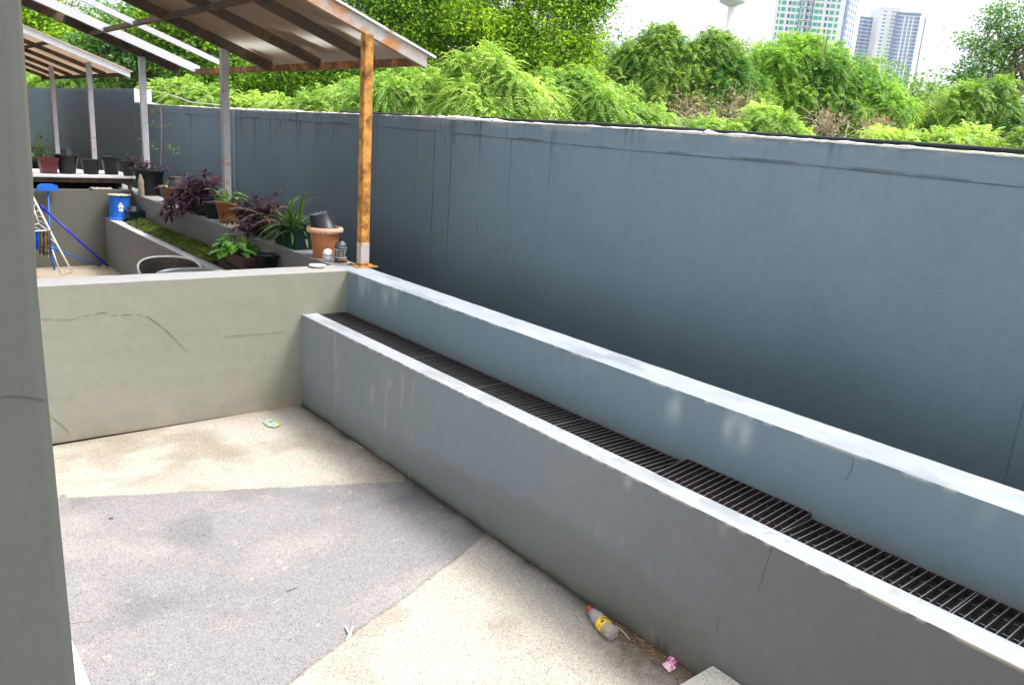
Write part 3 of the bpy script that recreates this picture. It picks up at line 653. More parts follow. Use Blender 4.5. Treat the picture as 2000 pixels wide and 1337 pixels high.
for k in range(5): cchan(MB(), 15.3+1.3*k, XA, XE-.06, hgt=.07).build('rafter', M['browniron'], c3)
MB().box(XE-.08, XE-.03, 14.1, 21, zr(XE)+.01, zr(XE)+.07).build('eave_beam', M['browniron'], c3)
MB().box(2.455, 2.505, 14.1, 21, zr(2.48)+.005, zr(2.48)+.05).build('purlin', M['browniron'], c3)
sheet('roof_sheet', XA, XE+.04, 14.0, 21, c3, sheetcol(9, (.70, .60, .50), (.8, .7, .6), False))

# ================================================================== POTS AND PLANTS
def potprof(rb, rt, h, rim=.006, rimh=.018, wall=.004):
    return [(rb*.98, 0), (rb, .003), (rt-.002, h-rimh), (rt+rim, h-rimh+.001), (rt+rim, h-.002), (rt+rim-.002, h), (rt-wall, h), (rt-wall, h-rimh), (rb-wall+.001, .01), (0, .01)]
def pot(name, cen, rb, rt, h, m, label, cat='flower pot', group=None, Mx=None, soil=True, **k):
    r = empty(name, cen, label, cat, group); c = np.array(cen, float)
    body = MB().lathe(potprof(rb, rt, h, **k), c, 36, Mx).build('body', m, r, True)
    if soil:
        rs = rb+(rt-rb)*.85-.005; MB().lathe([(rs, h*.85-.004), (rs*.7, h*.85+.004), (0, h*.85+.008)], c, 20, Mx).build('soil', M['soil'], r)
    return r
def rotm(axis, deg):
    return np.array(Matrix.Rotation(math.radians(deg), 3, axis))
# slab across, behind the far wall
st = empty('slab_table', (2.2, 11.9, ZF2), 'white slab on a rusty brown frame behind the far cross wall, lined with pots', 'table')
mb = MB(); mb.box(.9, 2.95, 11.56, 12.55, 1.185, 1.215, b=.003); mb.build('slab', M['whitedirty'], st)
mb = MB(); mb.box(.95, 2.92, 11.60, 11.64, 1.125, 1.184); mb.box(.95, 2.92, 12.46, 12.5, 1.12, 1.184); mb.build('frame', M['browniron'], st)
for a in (1.0, 2.86):
    for b in (11.6, 12.46): MB().box(a, a+.04, b+.001, b+.039, 0, 1.119).build('leg', M['browniron'], st)
MB().box(.95, 2.9, 12.1, 12.14, 0, 1.18).build('shade_backing', surf('under_slab_black', (.012, .010, .009), .9, bstr=0), st)  # black sheet added to stand in for shade under the slab
zsl = 1.215
grp = 'pots standing on the white slab'
def tapered_square(cen, wb, wt, h, m, label, rib=True):
    r = empty('square_pot', cen, label, 'flower pot', grp); mb = MB(); c = np.array(cen)
    ring = []
    for (ww, z) in ((wb, 0), (wt, h-.05), (wt+.012, h-.05), (wt+.012, h-.02), (wt+.02, h-.018), (wt+.02, h), (wt-.01, h), (wb-.01, .02)):
        ring.append([c+np.array((sx*ww/2, sy*ww/2, z)) for sx, sy in ((-1, -1), (1, -1), (1, 1), (-1, 1))])
    V = [p for q in ring for p in q]; Fs = [(4*i+k, 4*i+(k+1) % 4, 4*i+4+(k+1) % 4, 4*i+4+k) for i in range(len(ring)-1) for k in range(4)]+[(0, 3, 2, 1), tuple(range(4*len(ring)-4, 4*len(ring)))]
    mb.add(V, Fs); mb.build('body', m, r)
    rb = MB()
    for t in np.linspace(-.4, .4, 7): rb.prism([c+np.array((t*wb-.003, -wb/2-.002, .01)), c+np.array((t*wb+.003, -wb/2-.002, .01)), c+np.array((t*wt+.003, -wt/2-.003, h-.055)), c+np.array((t*wt-.003, -wt/2-.003, h-.055))], (0, .004, 0))
    rb.build('ribs', m, r)
    return r
tapered_square((1.965, 11.82, zsl), .17, .20, .20, M['maroon'], 'ribbed maroon square pot at the left end of the slab')
pot('black_pot', (2.19, 11.85, zsl), .095, .135, .245, M['blackplastic'], 'tallest black round pot on the slab with a small pot nested upside down in it', group=grp, soil=False, rim=.012, rimh=.02)
# nested upside-down pot
def updown(cen, rb, rt, h, m, label, Mx=None, holes=8, name='inverted_pot'):
    """pot standing on its mouth: base up with drain holes"""
    r = empty(name, cen, label, 'flower pot'); c = np.array(cen, float)
    MB().lathe([(rt+.006, 0), (rt+.006, .018), (rt, .019), (rb+.002, h-.004), (rb, h), (rb*.9, h), (rb*.88, h-.006), (0, h-.006)], c, 32, Mx).build('body', m, r, True)
    mb = MB()
    for k in range(holes):
        a = 2*math.pi*k/holes; p = np.array((rb*.62*math.cos(a), rb*.62*math.sin(a), h-.005)); Q = [(rb*.15, 0), (rb*.15, .003), (rb*.10, .003), (rb*.1, 0)]
        c2_ = c+(Mx@p if Mx is not None else p); mb.lathe(Q, c2_, 10, Mx)
    mb.lathe([(rb*.25, h-.006), (rb*.25, h-.001), (rb*.2, h-.001), (rb*.2, h-.006)], c, 14, Mx)
    mb.build('drain_ring', surf('ring_grey', (.25, .26, .30), .5, namt=.3, bstr=0), r)
    return r
updown((2.19, 11.85, 1.395), .055, .07, .135, M['blackplastic'], 'small upside-down black pot with pale drain holes nested in the tall pot')
pot('black_pot', (2.47, 11.86, zsl), .09, .115, .19, M['blackmatt'], 'plain dark pot between the tall black pot and the stacked pots on the slab', group=grp, rim=.002, rimh=.01)
pot('black_pot', (2.725, 11.88, zsl), .085, .115, .21, M['blackplastic'], 'black pot holding a second pot, fourth along the slab', group=grp, soil=False, rim=.01)
pot('black_pot', (2.725, 11.88, zsl+.045), .08, .10, .19, M['blackmatt'], 'black pot nested inside the fourth pot on the slab', group=grp, rim=.004)
pot('black_pot', (2.88, 11.66, zsl), .06, .085, .19, M['blackplastic'], 'black pot with purple leaves at the right end of the slab', group=grp, rim=.007)

def purple(r, cen, n, spread, hang, seed, name='foliage', leafL=.095, stemL=.22, parent=None, lean=(0, 0, 0)):
    q = random.Random(seed); lf = MB(); sm = MB()
    for i in range(n):
        a = q.uniform(0, 2*math.pi); el = q.uniform(-.15, 1.25); d = np.array((math.cos(a)*math.cos(el), math.sin(a)*math.cos(el), math.sin(el)))+np.array(lean); d /= np.linalg.norm(d)
        p = np.array(cen, float)+np.array((q.uniform(-1, 1)*spread[0], q.uniform(-1, 1)*spread[1], 0)); L_ = stemL*q.uniform(.5, 1.15); pts = [p.copy()]
        hg = hang*q.uniform(.3, 1.5); 
        for k in range(6):
            p = p+d*L_/6; d = d+np.array((0, 0, -1))*hg/6; d /= np.linalg.norm(d); pts.append(p.copy())
            if k >= 1:
                for s in range(2 if k < 5 else 4):
                    b = q.uniform(0, 2*math.pi); ld = d*.6+np.array((math.cos(b), math.sin(b), q.uniform(-.2, .5))); c = q.uniform(.5, 1.5); gr = q.random() < .05
                    ce = (.060*c, .020*c, .052*c) if not gr else (.10, .16, .05)
                    lf.leaf(p, ld, leafL*q.uniform(.6, 1.15), leafL*.26, droop=q.uniform(.1, .9), nseg=4, ce=ce, cm=(ce[0]*1.5, ce[1]*1.5, ce[2]*1.3), fold=.35, peak=.35)
        sm.tube(pts, [.004]*len(pts), 4, c=(.12, .05, .07))
    lf.build(name, M['leafnear'], r); sm.build('stems', M['leafnear'], r)
def plant(name, cen, label, cat='plant', group=None): return empty(name, cen, label, cat, group)
pp = plant('purple_plant', (2.9, 11.66, zsl+.17), 'small purple-leaved plant with white scraps in the end pot of the slab'); purple(pp, (2.9, 11.66, zsl+.17), 6, (.03, .03), .8, 1, stemL=.1, leafL=.07)

GW = 'pots along the planter wall coping'
zc = H2+.001
pot('big_black_pot', (3.0, 11.12, zc), .135, .175, .33, M['blackmatt'], 'largest dark grey pot standing at the far end of the planter wall', group=GW, rim=.008, rimh=.03)
pp = plant('purple_plant', (3.0, 11.12, zc+.29), 'sparse dark purple plant with upright leaves in the largest pot'); purple(pp, (3.0, 11.12, zc+.28), 11, (.1, .1), .5, 4, stemL=.15, leafL=.11)
# thin sapling
sap = plant('sapling', (3.05, 11.1, zc+.29), 'thin tall sapling with small green leaves rising from the largest pot', 'plant')
st_ = [onx(u, v, 3.1) for u, v in ((314, 322), (315, 285), (316, 250), (314, 215), (316, 195))]; MB().tube(st_, [.006, .005, .004, .003, .002], 5).build('stem', M['drywood'], sap)
lf = MB(); q = random.Random(5)
tw = MB()
for (u, v) in ((292, 215), (300, 220), (283, 245), (296, 240), (330, 247), (290, 277), (298, 290), (283, 272), (332, 285), (340, 292), (327, 280), (310, 200), (322, 208)):
    c_ = onx(u, v, 3.1); a_ = min(st_, key=lambda s: abs(s[2]-c_[2]+.06)); tw.tube([a_, (a_+c_)/2+np.array((0, 0, .02)), c_], .0012, 4)
    for k in range(9):
        a = q.uniform(0, 6.28); lf.leaf(c_+np.array([q.gauss(0, .022) for _ in range(3)]), (math.cos(a), math.sin(a), q.uniform(-.4, .3)), .042, .022, ce=(.11, .20, .05), nseg=3)
lf.build('leaves', M['leafnear'], sap); tw.build('twigs', M['drywood'], sap)
# clear old bottle wedged beside the big pot
bt = empty('old_bottle', (2.86, 11.0, zc), 'cloudy brownish plastic bottle stood beside the largest pot', 'bottle')
MB().lathe([(.035, 0), (.038, .01), (.038, .10), (.034, .12), (.038, .14), (.036, .19), (.015, .25), (.013, .27), (0, .27)], (2.86, 11.0, zc), 20).build('body', surf('cloudy_pet', (.30, .25, .18), .35, nscale=20, namt=.3, bstr=.1), bt, True)

# glazed bowl with upside-down pot
b_ = empty('glazed_bowl', (3.0, 10.15, zc), 'brown glazed bowl on a saucer with a dark pot turned over in it', 'flower pot', GW)
MB().lathe([(.07, .02), (.10, .03), (.135, .10), (.15, .17), (.162, .172), (.165, .195), (.155, .20), (.14, .19), (.09, .05), (0, .045)], (3.0, 10.15, zc), 36).build('body', M['glazed'], b_, True)
MB().lathe([(.10, 0), (.125, .025), (.118, .027), (0, .012)], (3.0, 10.15, zc), 30).build('saucer', M['clay'], b_, True)
updown((3.03, 10.12, zc+.10), .08, .105, .215, M['blackmatt'], 'dark pot upside down inside the brown glazed bowl')
pot('brown_pot', (2.96, 9.42, zc), .085, .12, .20, M['brownplastic'], 'brown plastic pot under the largest purple plant', group=GW, rim=.012)
pp = plant('purple_plant', (2.96, 9.42, zc+.16), 'largest purple-leaved plant, spilling over the coping beside the grey post'); purple(pp, (2.97, 9.12, zc+.17), 62, (.10, .20), .9, 11, stemL=.32, leafL=.12)
purple(pp, (2.86, 9.15, zc+.10), 9, (.02, .26), 2.6, 12, name='trailing_foliage', stemL=.34, leafL=.12, lean=(-.8, 0, 0))
pot('black_pot', (2.96, 8.93, zc), .08, .11, .19, M['blackplastic'], 'black pot hidden by purple leaves near the grey post', group=GW)
pot('black_pot', (2.96, 8.62, zc), .07, .10, .17, M['blackmatt'], 'short black pot left of the orange clay pot', group=GW)
c_ = pot('clay_pot', (2.97, 8.25, zc), .075, .115, .21, M['clay'], 'rounded orange clay pot with a leafy green plant', group=GW, rim=.01)
def broad(cen, n, R, L_, W_, seed, nm, label, cols=((.10, .22, .03), (.16, .30, .05)), h=.12, group=None, up=.55):
    r = plant(nm, cen, label, 'plant', group); q = random.Random(seed); lf = MB(); sm = MB(); c = np.array(cen, float)
    for i in range(n):
        a = q.uniform(0, 6.283); rr = R*math.sqrt(q.random()); t = c+np.array((rr*math.cos(a), rr*math.sin(a), h*(1-.7*(rr/R)**2)*q.uniform(.5, 1.15)))
        sm.tube([c+np.array((rr*.2*math.cos(a), rr*.2*math.sin(a), 0)), (c+t)/2+np.array((0, 0, .02)), t], .003, 4, c=(.12, .2, .06))
        k = q.random(); ce = tuple(cols[0][j]*(1-k)+cols[1][j]*k for j in range(3)); d = (math.cos(a+q.uniform(-.6, .6)), math.sin(a+q.uniform(-.6, .6)), q.uniform(-.1, up))
        lf.leaf(t, d, L_*q.uniform(.7, 1.15), W_*q.uniform(.7, 1.1), droop=q.uniform(.5, 1.3), nseg=6, ce=ce, cm=tuple(min(1, x*1.35) for x in ce), fold=.22, peak=.38)
    lf.build('leaves', M['leafnear'], r, True); sm.build('stems', M['leafnear'], r); return r
broad((2.97, 8.25, zc+.17), 24, .14, .14, .085, 3, 'leafy_plant', 'yellow-green broad-leaved plant in the orange clay pot', h=.17)
pot('black_pot', (2.96, 7.62, zc), .08, .11, .17, M['blackplastic'], 'black pot half hidden by purple leaves right of the clay pot', group=GW)
pot('black_pot', (2.96, 7.32, zc), .08, .11, .17, M['blackmatt'], 'dark pot under the nearer purple plant', group=GW)
pp = plant('purple_plant', (2.97, 7.38, zc+.15), 'nearer purple-leaved plant with bare stems beside the striped plant'); purple(pp, (2.98, 7.36, zc+.15), 60, (.08, .20), .8, 21, stemL=.27, leafL=.105)
q = random.Random(8); mb = MB()
for i in range(22):
    a = q.uniform(0, 6.28); p = np.array((2.97+q.uniform(-.08, .08), 7.36+q.uniform(-.2, .2), zc+.16)); d = np.array((math.cos(a)-.3, math.sin(a), q.uniform(0, .9))); pts = [p.copy()]
    for k in range(5): p = p+d*.06; d = d+np.array((0, 0, -.22)); pts.append(p.copy())
    mb.tube(pts, .0028, 4)
mb.build('bare_stems', M['drywood'], pp)
pot('black_pot', (2.96, 7.05, zc), .07, .09, .16, M['brownplastic'], 'small dark brown pot left of the green trough', group=GW)
# green trough with striped plant
tr = empty('green_trough', (2.965, 6.66, zc), 'dark green rectangular trough on the coping, filled by the striped plant', 'planter', GW)
def trough(mb, cx, cy, cz, lx, ly, h, fl=.012, t=.006, ang=0):
    ring = []
    for (dx, dy, z) in ((lx-fl*2, ly-fl*2, 0), (lx, ly, h-.02), (lx+.012, ly+.012, h-.02), (lx+.012, ly+.012, h), (lx-t*2, ly-t*2, h), (lx-fl*2-t*2, ly-fl*2-t*2, .02)):
        ring.append([(cx+sx*dx/2*math.cos(ang)-sy*dy/2*math.sin(ang), cy+sx*dx/2*math.sin(ang)+sy*dy/2*math.cos(ang), cz+z) for sx, sy in ((-1, -1), (1, -1), (1, 1), (-1, 1))])
    V = [p for q_ in ring for p in q_]
    return mb.add(V, [(4*i+k, 4*i+(k+1) % 4, 4*i+4+(k+1) % 4, 4*i+4+k) for i in range(len(ring)-1) for k in range(4)]+[(0, 3, 2, 1), tuple(range(4*len(ring)-4, 4*len(ring)))])
trough(MB(), 2.965, 6.60, zc, .19, .46, .185).build('body', M['greenplastic'], tr)
MB().box(2.885, 3.045, 6.40, 6.80, zc+.12, zc+.155).build('soil', M['soil'], tr)
sp = plant('striped_plant', (2.965, 6.62, zc+.15), 'green plant with arching cream-edged strap leaves in the green trough'); lf = MB(); q = random.Random(31)
for i in range(66):
    a = q.uniform(0, 6.283); el = q.uniform(.25, 1.35); p = (2.965+q.uniform(-.05, .05), 6.62+q.uniform(-.17, .17), zc+.14)
    c = q.uniform(.7, 1.3); gr = (.045*c, .13*c, .03*c); ed = (.26*c, .36*c, .15*c) if q.random() < .6 else gr
    lf.leaf(p, (math.cos(a)*math.cos(el)-.15, math.sin(a)*math.cos(el), math.sin(el)), q.uniform(.26, .46), q.uniform(.026, .040), droop=q.uniform(.7, 2.0), nseg=8, ce=ed, cm=gr, fold=.35, peak=.3)
lf.build('leaves', M['leafnear'], sp, True)
broad((2.10, 13.5, 1.27), 60, .18, .12, .05, 44, 'shaded_plant', 'dim yellow-green plant in the shade behind the white slab', cols=((.02, .04, .005), (.07, .09, .01)), h=.34)
MB().lathe([(.10, 0), (.13, .3), (.12, .3), (0, .27)], (2.15, 13.5, .96), 20).build('pot', M['blackmatt'], bpy.data.objects['shaded_plant'])
MB().box(1.95, 2.35, 13.3, 13.7, -.05, .96).build('plinth', M['browniron'], bpy.data.objects['shaded_plant'])
# terracotta pot with scalloped rim
tp = empty('terracotta_pot', (2.955, 5.99, zc), 'terracotta pot with a pale scalloped rim next to the lantern', 'flower pot', GW)
MB().lathe([(.088, 0), (.09, .004), (.118, .20), (.122, .235), (.118, .235), (.11, .20), (.085, .01), (0, .01)], (2.955, 5.99, zc), 48).build('body', M['terracotta'], tp, True)
def scal(j, th, r, z):
    if j in (0, 5): return r, z-.017*abs(math.sin(th*11))
    return r, z
MB().lathe([(.146, .222), (.149, .232), (.143, .247), (.121, .250), (.120, .236), (.142, .222)], (2.955, 5.99, zc), 220, wob=scal).build('rim', M['terrarim'], tp, True)
Mx = np.array(Matrix.Rotation(math.radians(-13), 3, (math.sin(YAW), math.cos(YAW), 0)) @ Matrix.Rotation(math.radians(9), 3, tuple(cR0)))
iv = updown((2.955, 6.0, zc+.205), .080, .098, .165, M['blackplastic'], 'tilted upside-down black pot with pale holes in the terracotta pot', Mx)
MB().tube([(2.96, 6.0, zc+.34), (2.955, 6.0, zc+.375)], .003, 5).build('twig', M['drywood'], iv)
# egg-shaped white ornament
eg = empty('white_lidded_jar', (2.90, 5.82, zc), 'small white egg-shaped jar with a dark seam beside the lantern', 'jar')
def egg(z0, z1, R_e, n=9):
    H_ = .098; out = []
    for k in range(n):
        z = z0+(z1-z0)*k/(n-1); t = (z/H_)*2-1; out.append((R_e*math.sqrt(max(0, 1-abs(t)**2.3)), z))
    return out
MB().lathe([(.022, 0)]+egg(.004, .046, .043)[1:], (2.90, 5.82, zc), 28).build('base', M['white'], eg, True)
MB().lathe([(.041, .046), (.041, .051)], (2.90, 5.82, zc), 28).build('seam', M['blackmatt'], eg)
MB().lathe(egg(.051, .098, .043), (2.90, 5.82, zc), 28).build('lid', M['white'], eg, True)
# lantern
ln = empty('lantern', (2.975, 5.745, zc), 'dark metal lantern with a domed pierced top and glass sides', 'lantern'); lc = (2.975, 5.745, zc)
MB().lathe([(.050, .008), (.056, .012), (.058, .02), (.048, .028), (.044, .034), (0, .034)], lc, 8).build('base', M['browniron'], ln)
for k in range(4):
    a = math.pi/4+k*math.pi/2; MB().lathe([(.004, -.0), (.009, .004), (.006, .010)], (lc[0]+.045*math.cos(a), lc[1]+.045*math.sin(a), lc[2]), 8).build('foot', M['browniron'], ln)
for k in range(8):
    a = 2*math.pi*k/8; MB().tube([(lc[0]+.044*math.cos(a), lc[1]+.044*math.sin(a), lc[2]+.034), (lc[0]+.044*math.cos(a), lc[1]+.044*math.sin(a), lc[2]+.115)], .0028, 5).build('upright', M['blackmatt'], ln)
MB().lathe([(.041, .036), (.041, .114)], lc, 8).build('glass', M['glass'], ln)
MB().lathe([(.02, .034), (.02, .09), (0, .092)], lc, 16).build('candle', surf('dull_wax', (.22, .2, .08), .5, namt=.1, bstr=0), ln, True)
MB().lathe([(.050, .113), (.056, .117), (.050, .122), (.046, .140), (.034, .158), (.018, .170), (.010, .173), (0, .174)], lc, 16).build('dome', surf('dark_pewter', (.12, .13, .16), .4, .7, namt=.3, bscale=140, bstr=.8, bdist=.004), ln)
MB().lathe([(.012, .173), (.016, .177), (.006, .180), (.005, .186), (.017, .189), (.017, .193), (0, .195)], lc, 16).build('finial', M['blackmatt'], ln, True)
for (r_, z) in ((.046, .036), (.046, .098)): MB().lathe([(r_, z), (r_+.002, z+.003), (r_, z+.006), (r_-.003, z+.003), (r_, z)], lc, 16).build('band', M['steelpale'], ln)
# things in the nearer part of the bed
def lowpot(): pass
pot('black_pot', (2.742, 6.66, .80), .070, .088, .15, M['blackplastic'], 'low black pot inside the bed beside the brown trough', rim=.008)
tb = empty('brown_trough', (2.70, 7.06, .775), 'brown plastic trough inside the bed holding the bright leafy plant', 'planter')
trough(MB(), 2.70, 7.06, .777, .20, .42, .11, ang=.0).build('body', M['brownplastic'], tb); MB().box(2.62, 2.78, 6.88, 7.24, .86, .868).build('soil', M['soil'], tb)
broad((2.63, 7.14, .865), 85, .15, .11, .085, 9, 'leafy_plant', 'bright green large-leaved plant in the brown trough', cols=((.10, .30, .05), (.30, .56, .13)), h=.17)
sh = empty('white_shell', (2.70, 5.82, H2), 'white scalloped shell dish peeking over the cross wall', 'dish')
p5 = (2.69, yx(2.69)+TC-.06, H2+.001)
sh.location = Vector(p5); 
MB().lathe([(.03, 0), (.055, .010), (.062, .018), (.058, .018), (.03, .006), (0, .004)], p5, 60, wob=lambda j, th, r, z: (r*(1+.07*abs(math.sin(th*5))), z)).build('body', M['white'], sh, True)
# ground cover
N_ = 15000; gx = rng.uniform(X1B+.01, X2-.005, N_); gyy = rng.uniform(7.58, 10.62, N_); P = np.stack([gx, gyy, np.zeros(N_)], 1)
gh = .69+.075*fbm(P, (9, 6, 1), 4)+.03*np.sin((gx-X1B)/(X2-X1B)*math.pi); P[:, 2] = gh+rng.normal(0, .008, N_); P[:, 0] += np.where(gx < X1B+.05, -rng.uniform(0, .05, N_), 0)
def quads(C, A, B, fold=None, cols=None):
    """diamond leaves: centre C, half axes A (length) and B (width)"""
    n = len(C); V = np.empty((n, 4, 3)); V[:, 0] = C-A; V[:, 1] = C+B; V[:, 2] = C+A; V[:, 3] = C-B
    if fold is not None: V[:, 1] += fold; V[:, 3] += fold
    return V.reshape(-1, 3), np.arange(n*4).reshape(-1, 4), np.repeat(cols, 4, 0)
def unit(v): return v/(np.linalg.norm(v, axis=1, keepdims=True)+1e-9)
def leafaxes(n, upb=.8, rnd=.8):
    nrm = unit(np.array((0, 0, upb))+rng.normal(0, rnd, (n, 3))); a = unit(np.cross(nrm, rng.normal(0, 1, (n, 3)))); b = np.cross(nrm, a); return a, b, nrm
a, b, nn = leafaxes(N_, .7, .6); k = rng.random((N_, 1)); hue = fbm(P, (5, 5, 1), 9)[:, None]
cc = np.array((.055, .10, .018))*(1-k)+np.array((.16, .22, .035))*k; cc = cc*(.6+.9*hue)
V, Fq, Cq = quads(P, a*.013, b*.007, nn*.002, cc)
tag(raw('ground_cover', V, Fq, M['leafnear'], None, Cq, origin=(2.7, 9, .7)), 'dense low green ground cover filling the bed behind the low wall', 'ground cover', kind='stuff')

# boxes + bucket at the far end of the bed
bu = empty('blue_bucket', (2.62, 11.12, H1), 'blue plastic tub with a white flower mark and a pale patterned lid', 'bucket'); bc = (2.625, 11.12, H1+.001)
MB().lathe([(.15, 0), (.152, .012), (.135, .02), (.128, .04), (.118, .29), (.124, .30), (.114, .30), (.12, .05), (0, .03)], bc, 40).build('body', M['blueplastic'], bu, True)
mk = MB()
for k in range(5):
    a = 2*math.pi*k/5+.3; fa = -math.pi/2-.15+.14*math.cos(a); z = .16+.033*math.sin(a)*1.2
    for w2, rr in (((0, 0), .017),):
        ring = [];
        for m_ in range(12):
            t = 2*math.pi*m_/12; th = fa+math.cos(t)*rr/.125+.0; zz_ = z+math.sin(t)*rr*1.3; R2_ = .1288-(zz_-.04)*.04; ring.append((bc[0]+R2_*math.cos(th), bc[1]+R2_*math.sin(th), bc[2]+zz_))
        mk.prism(ring, (-.0, -.002, 0))
mk.build('flower_mark', M['white'], bu)
lp = MB(); 
lp.lathe([(.0, .302), (.13, .302), (.138, .306), (.13, .312), (0, .314)], bc, 40); lid = lp.build('lid', surf('patterned_lid', (.70, .60, .52), .6, nscale=20, namt=.2, bstr=.1, col2=(.04, .03, .03), c2scale=26, c2lo=.52, c2hi=.56), bu, True)
wv = MB(); q = random.Random(2)
for i in range(16):
    p = np.array((2.33+.24*i/16, YF+.1, 1.06)); wv.tube([p, p+np.array((.02, -.05, .015+.01*q.random())), p+np.array((.035, -.1, .004))], .008, 6)
tag(wv.build('rope_mat', surf('rope', (.42, .36, .33), .9, nscale=40, namt=.5, bstr=.5), origin=(2.45, YF+.05, 1.05)), 'rolled pale rope mat lying on the far cross wall beside the blue tub', 'mat')
gb = empty('green_box', (2.75, 10.88, .70), 'dark green rectangular plastic box at the far end of the bed', 'box'); trough(MB(), 2.74, 10.92, .70, .17, .30, .145).build('body', M['greenplastic'], gb)
bb = empty('black_pot', (2.70, 10.98, .80), 'black pot turned over in the green box beside the blue tub', 'flower pot'); MB().lathe([(.088, 0), (.088, .02), (.08, .022), (.062, .15), (.05, .155), (0, .155)], (2.725, 10.93, .735), 30).build('body', M['blackmatt'], bb, True)

# ================================================================== SECOND TERRACE FURNITURE
# chair
chc = np.array((2.13, 7.35, ZF2)); ch = empty('rattan_chair', chc, 'round-backed dark rattan chair with a pale metal rim behind the cross wall', 'chair')
rimp = []
for k in range(25):
    t = -1+2*k/24; th = math.pi/2+t*math.radians(118); z = .80-.0*abs(t)-.17*abs(t)**2.6; rimp.append(chc+np.array((.27*math.cos(th), .25*math.sin(th), z-ZF2)))
f0 = rimp[0].copy(); f1 = rimp[-1].copy(); f0[2] = ZF2; f1[2] = ZF2
MB().tube([f0]+rimp+[f1], .012, 10).build('rim_tube', M['alu'], ch, True)
wk = MB(); seat_z = ZF2+.43
for k in range(3, 22):
    p = rimp[k]; 
    for s in (-.5, 0, .5):
        t = -1+2*(k+s*.66)/24; th = math.pi/2+t*math.radians(118); z = .80-.17*abs(t)**2.6-.012; a = chc+np.array((.262*math.cos(th), .242*math.sin(th), z-ZF2)); b = np.array((chc[0]+.22*math.cos(th), chc[1]+.20*math.sin(th), seat_z)); wk.tube([a, b], .0062, 5)
for z in (.74, .70, .56, .48):
    wk.tube([np.array((chc[0]+(.25-.04*(.8-z)/.35)*math.cos(math.pi/2+t), chc[1]+(.235-.04*(.8-z)/.35)*math.sin(math.pi/2+t), z)) for t in np.linspace(-1.45, 1.45, 17)], .005, 5)
wk.build('backrest', M['wicker'], ch)
MB().lathe([(.20, -.03), (.235, -.02), (.235, 0), (.2, .012), (0, .004)], (chc[0], chc[1], seat_z), 36).build('seat', M['wicker'], ch, True)
for s in (-1, 1): MB().tube([(chc[0]+s*.19, chc[1]+.15, ZF2), (chc[0]+s*.2, chc[1]+.16, seat_z)], .011, 8).build('leg', M['alu'], ch, True)
# table
tcn = np.array((2.155, 6.80, ZF2+.055)); tb = empty('glass_table', tcn, 'round glass-topped garden table with a metal rim behind the cross wall', 'table')
MB().lathe([(.0, .625), (.285, .625), (.285, .631), (0, .631)], tcn, 48).build('glass_top', M['glass'], tb)
MB().lathe([(.285, .618), (.298, .618), (.30, .63), (.298, .638), (.285, .638), (.285, .618)], tcn, 48).build('rim', M['alu'], tb, True)
for k in range(4):
    a = math.pi/4+k*math.pi/2; MB().tube([tcn+np.array((.27*math.cos(a), .27*math.sin(a), 0)), tcn+np.array((.2*math.cos(a), .2*math.sin(a), .618))], .011, 8).build('leg', M['alu'], tb)
# drying rack
dr = empty('drying_rack', (1.8, 10.9, ZF2), 'folded white metal drying rack leaning against the far wall', 'drying rack')
R1 = [ony(61, 378, 10.95), ony(110, 475, 10.9), np.array((1.975, 10.85, ZF2+.01))]; R1b = [ony(62, 398, 10.72), ony(76, 437, 10.68), ony(86, 447, 10.68), ony(102, 487, 10.66), ony(117, 518, 10.6)]
R1b[-1][2] = ZF2+.04
MB().tube(R1, .011, 8).build('side_rail', M['white'], dr, True); MB().tube([R1b[0], R1b[1]], .009, 8).build('side_rail', M['white'], dr, True)
MB().tube([R1b[3], R1b[4], R1[2]], .008, 8).build('foot_bar', M['steelpale'], dr, True)
mb = MB()
for t in np.linspace(.05, 1, 6):
    a = R1[0]+(R1[1]-R1[0])*t*.75; b = R1b[0]+(R1b[1]-R1b[0])*t; mb.tube([a, b], .003, 5)
mb.tube([R1b[1], R1[0]+(R1[1]-R1[0])*.83], .006, 6); mb.build('rungs', M['white'], dr)
wp = [ony(48, 440, 10.6), ony(76, 437, 10.68), R1[0]+(R1[1]-R1[0])*.76]; wq = [ony(50, 452, 10.45), ony(93, 450, 10.6)]
mb = MB(); mb.tube(wp[:2], .006, 6); mb.tube(wq, .007, 6); mb.tube([ony(66, 442, 10.6), ony(80, 450, 10.55)], .003, 5)
mb.tube([ony(96, 463, 10.85), ony(108, 474, 10.88)], .006, 6); mb.build('folding_wing', M['white'], dr)
def cloth(name, u0, u1, v0, v1, y, m, label, seed, folds=3, rag=.0):
    q = random.Random(seed); nu, nv = 14, 18; V = []; T = []
    for j in range(nv+1):
        for i in range(nu+1):
            s, t = i/nu, j/nv; p = ony(u0+(u1-u0)*s, v0+(v1-v0)*t*(1+rag*math.sin(s*9+seed)), y); V.append(p+np.array((0, .02*math.sin(s*math.pi*folds*2+seed)*(.4+.6*t)+.006*math.sin(t*9), 0)))
    n = len(V); V2 = V+[p+np.array((0, .003, 0)) for p in V]; Fs = []
    for j in range(nv):
        for i in range(nu):
            k = j*(nu+1)+i; Fs += [(k, k+nu+1, k+nu+2, k+1), (n+k, n+k+1, n+k+nu+2, n+k+nu+1)]
    for j in range(nv):
        k = j*(nu+1); Fs += [(k, n+k, n+k+nu+1, k+nu+1), (k+nu, k+2*nu+1, n+k+2*nu+1, n+k+nu)]
    for i in range(nu):
        k = nv*(nu+1)+i; Fs += [(k, n+k, n+k+1, k+1), (i, i+1, n+i+1, n+i)]
    return tag(MB().add(V2, Fs).build(name, m, None, True, origin=V[0]), label, 'cloth', 'laundry on the drying rack')
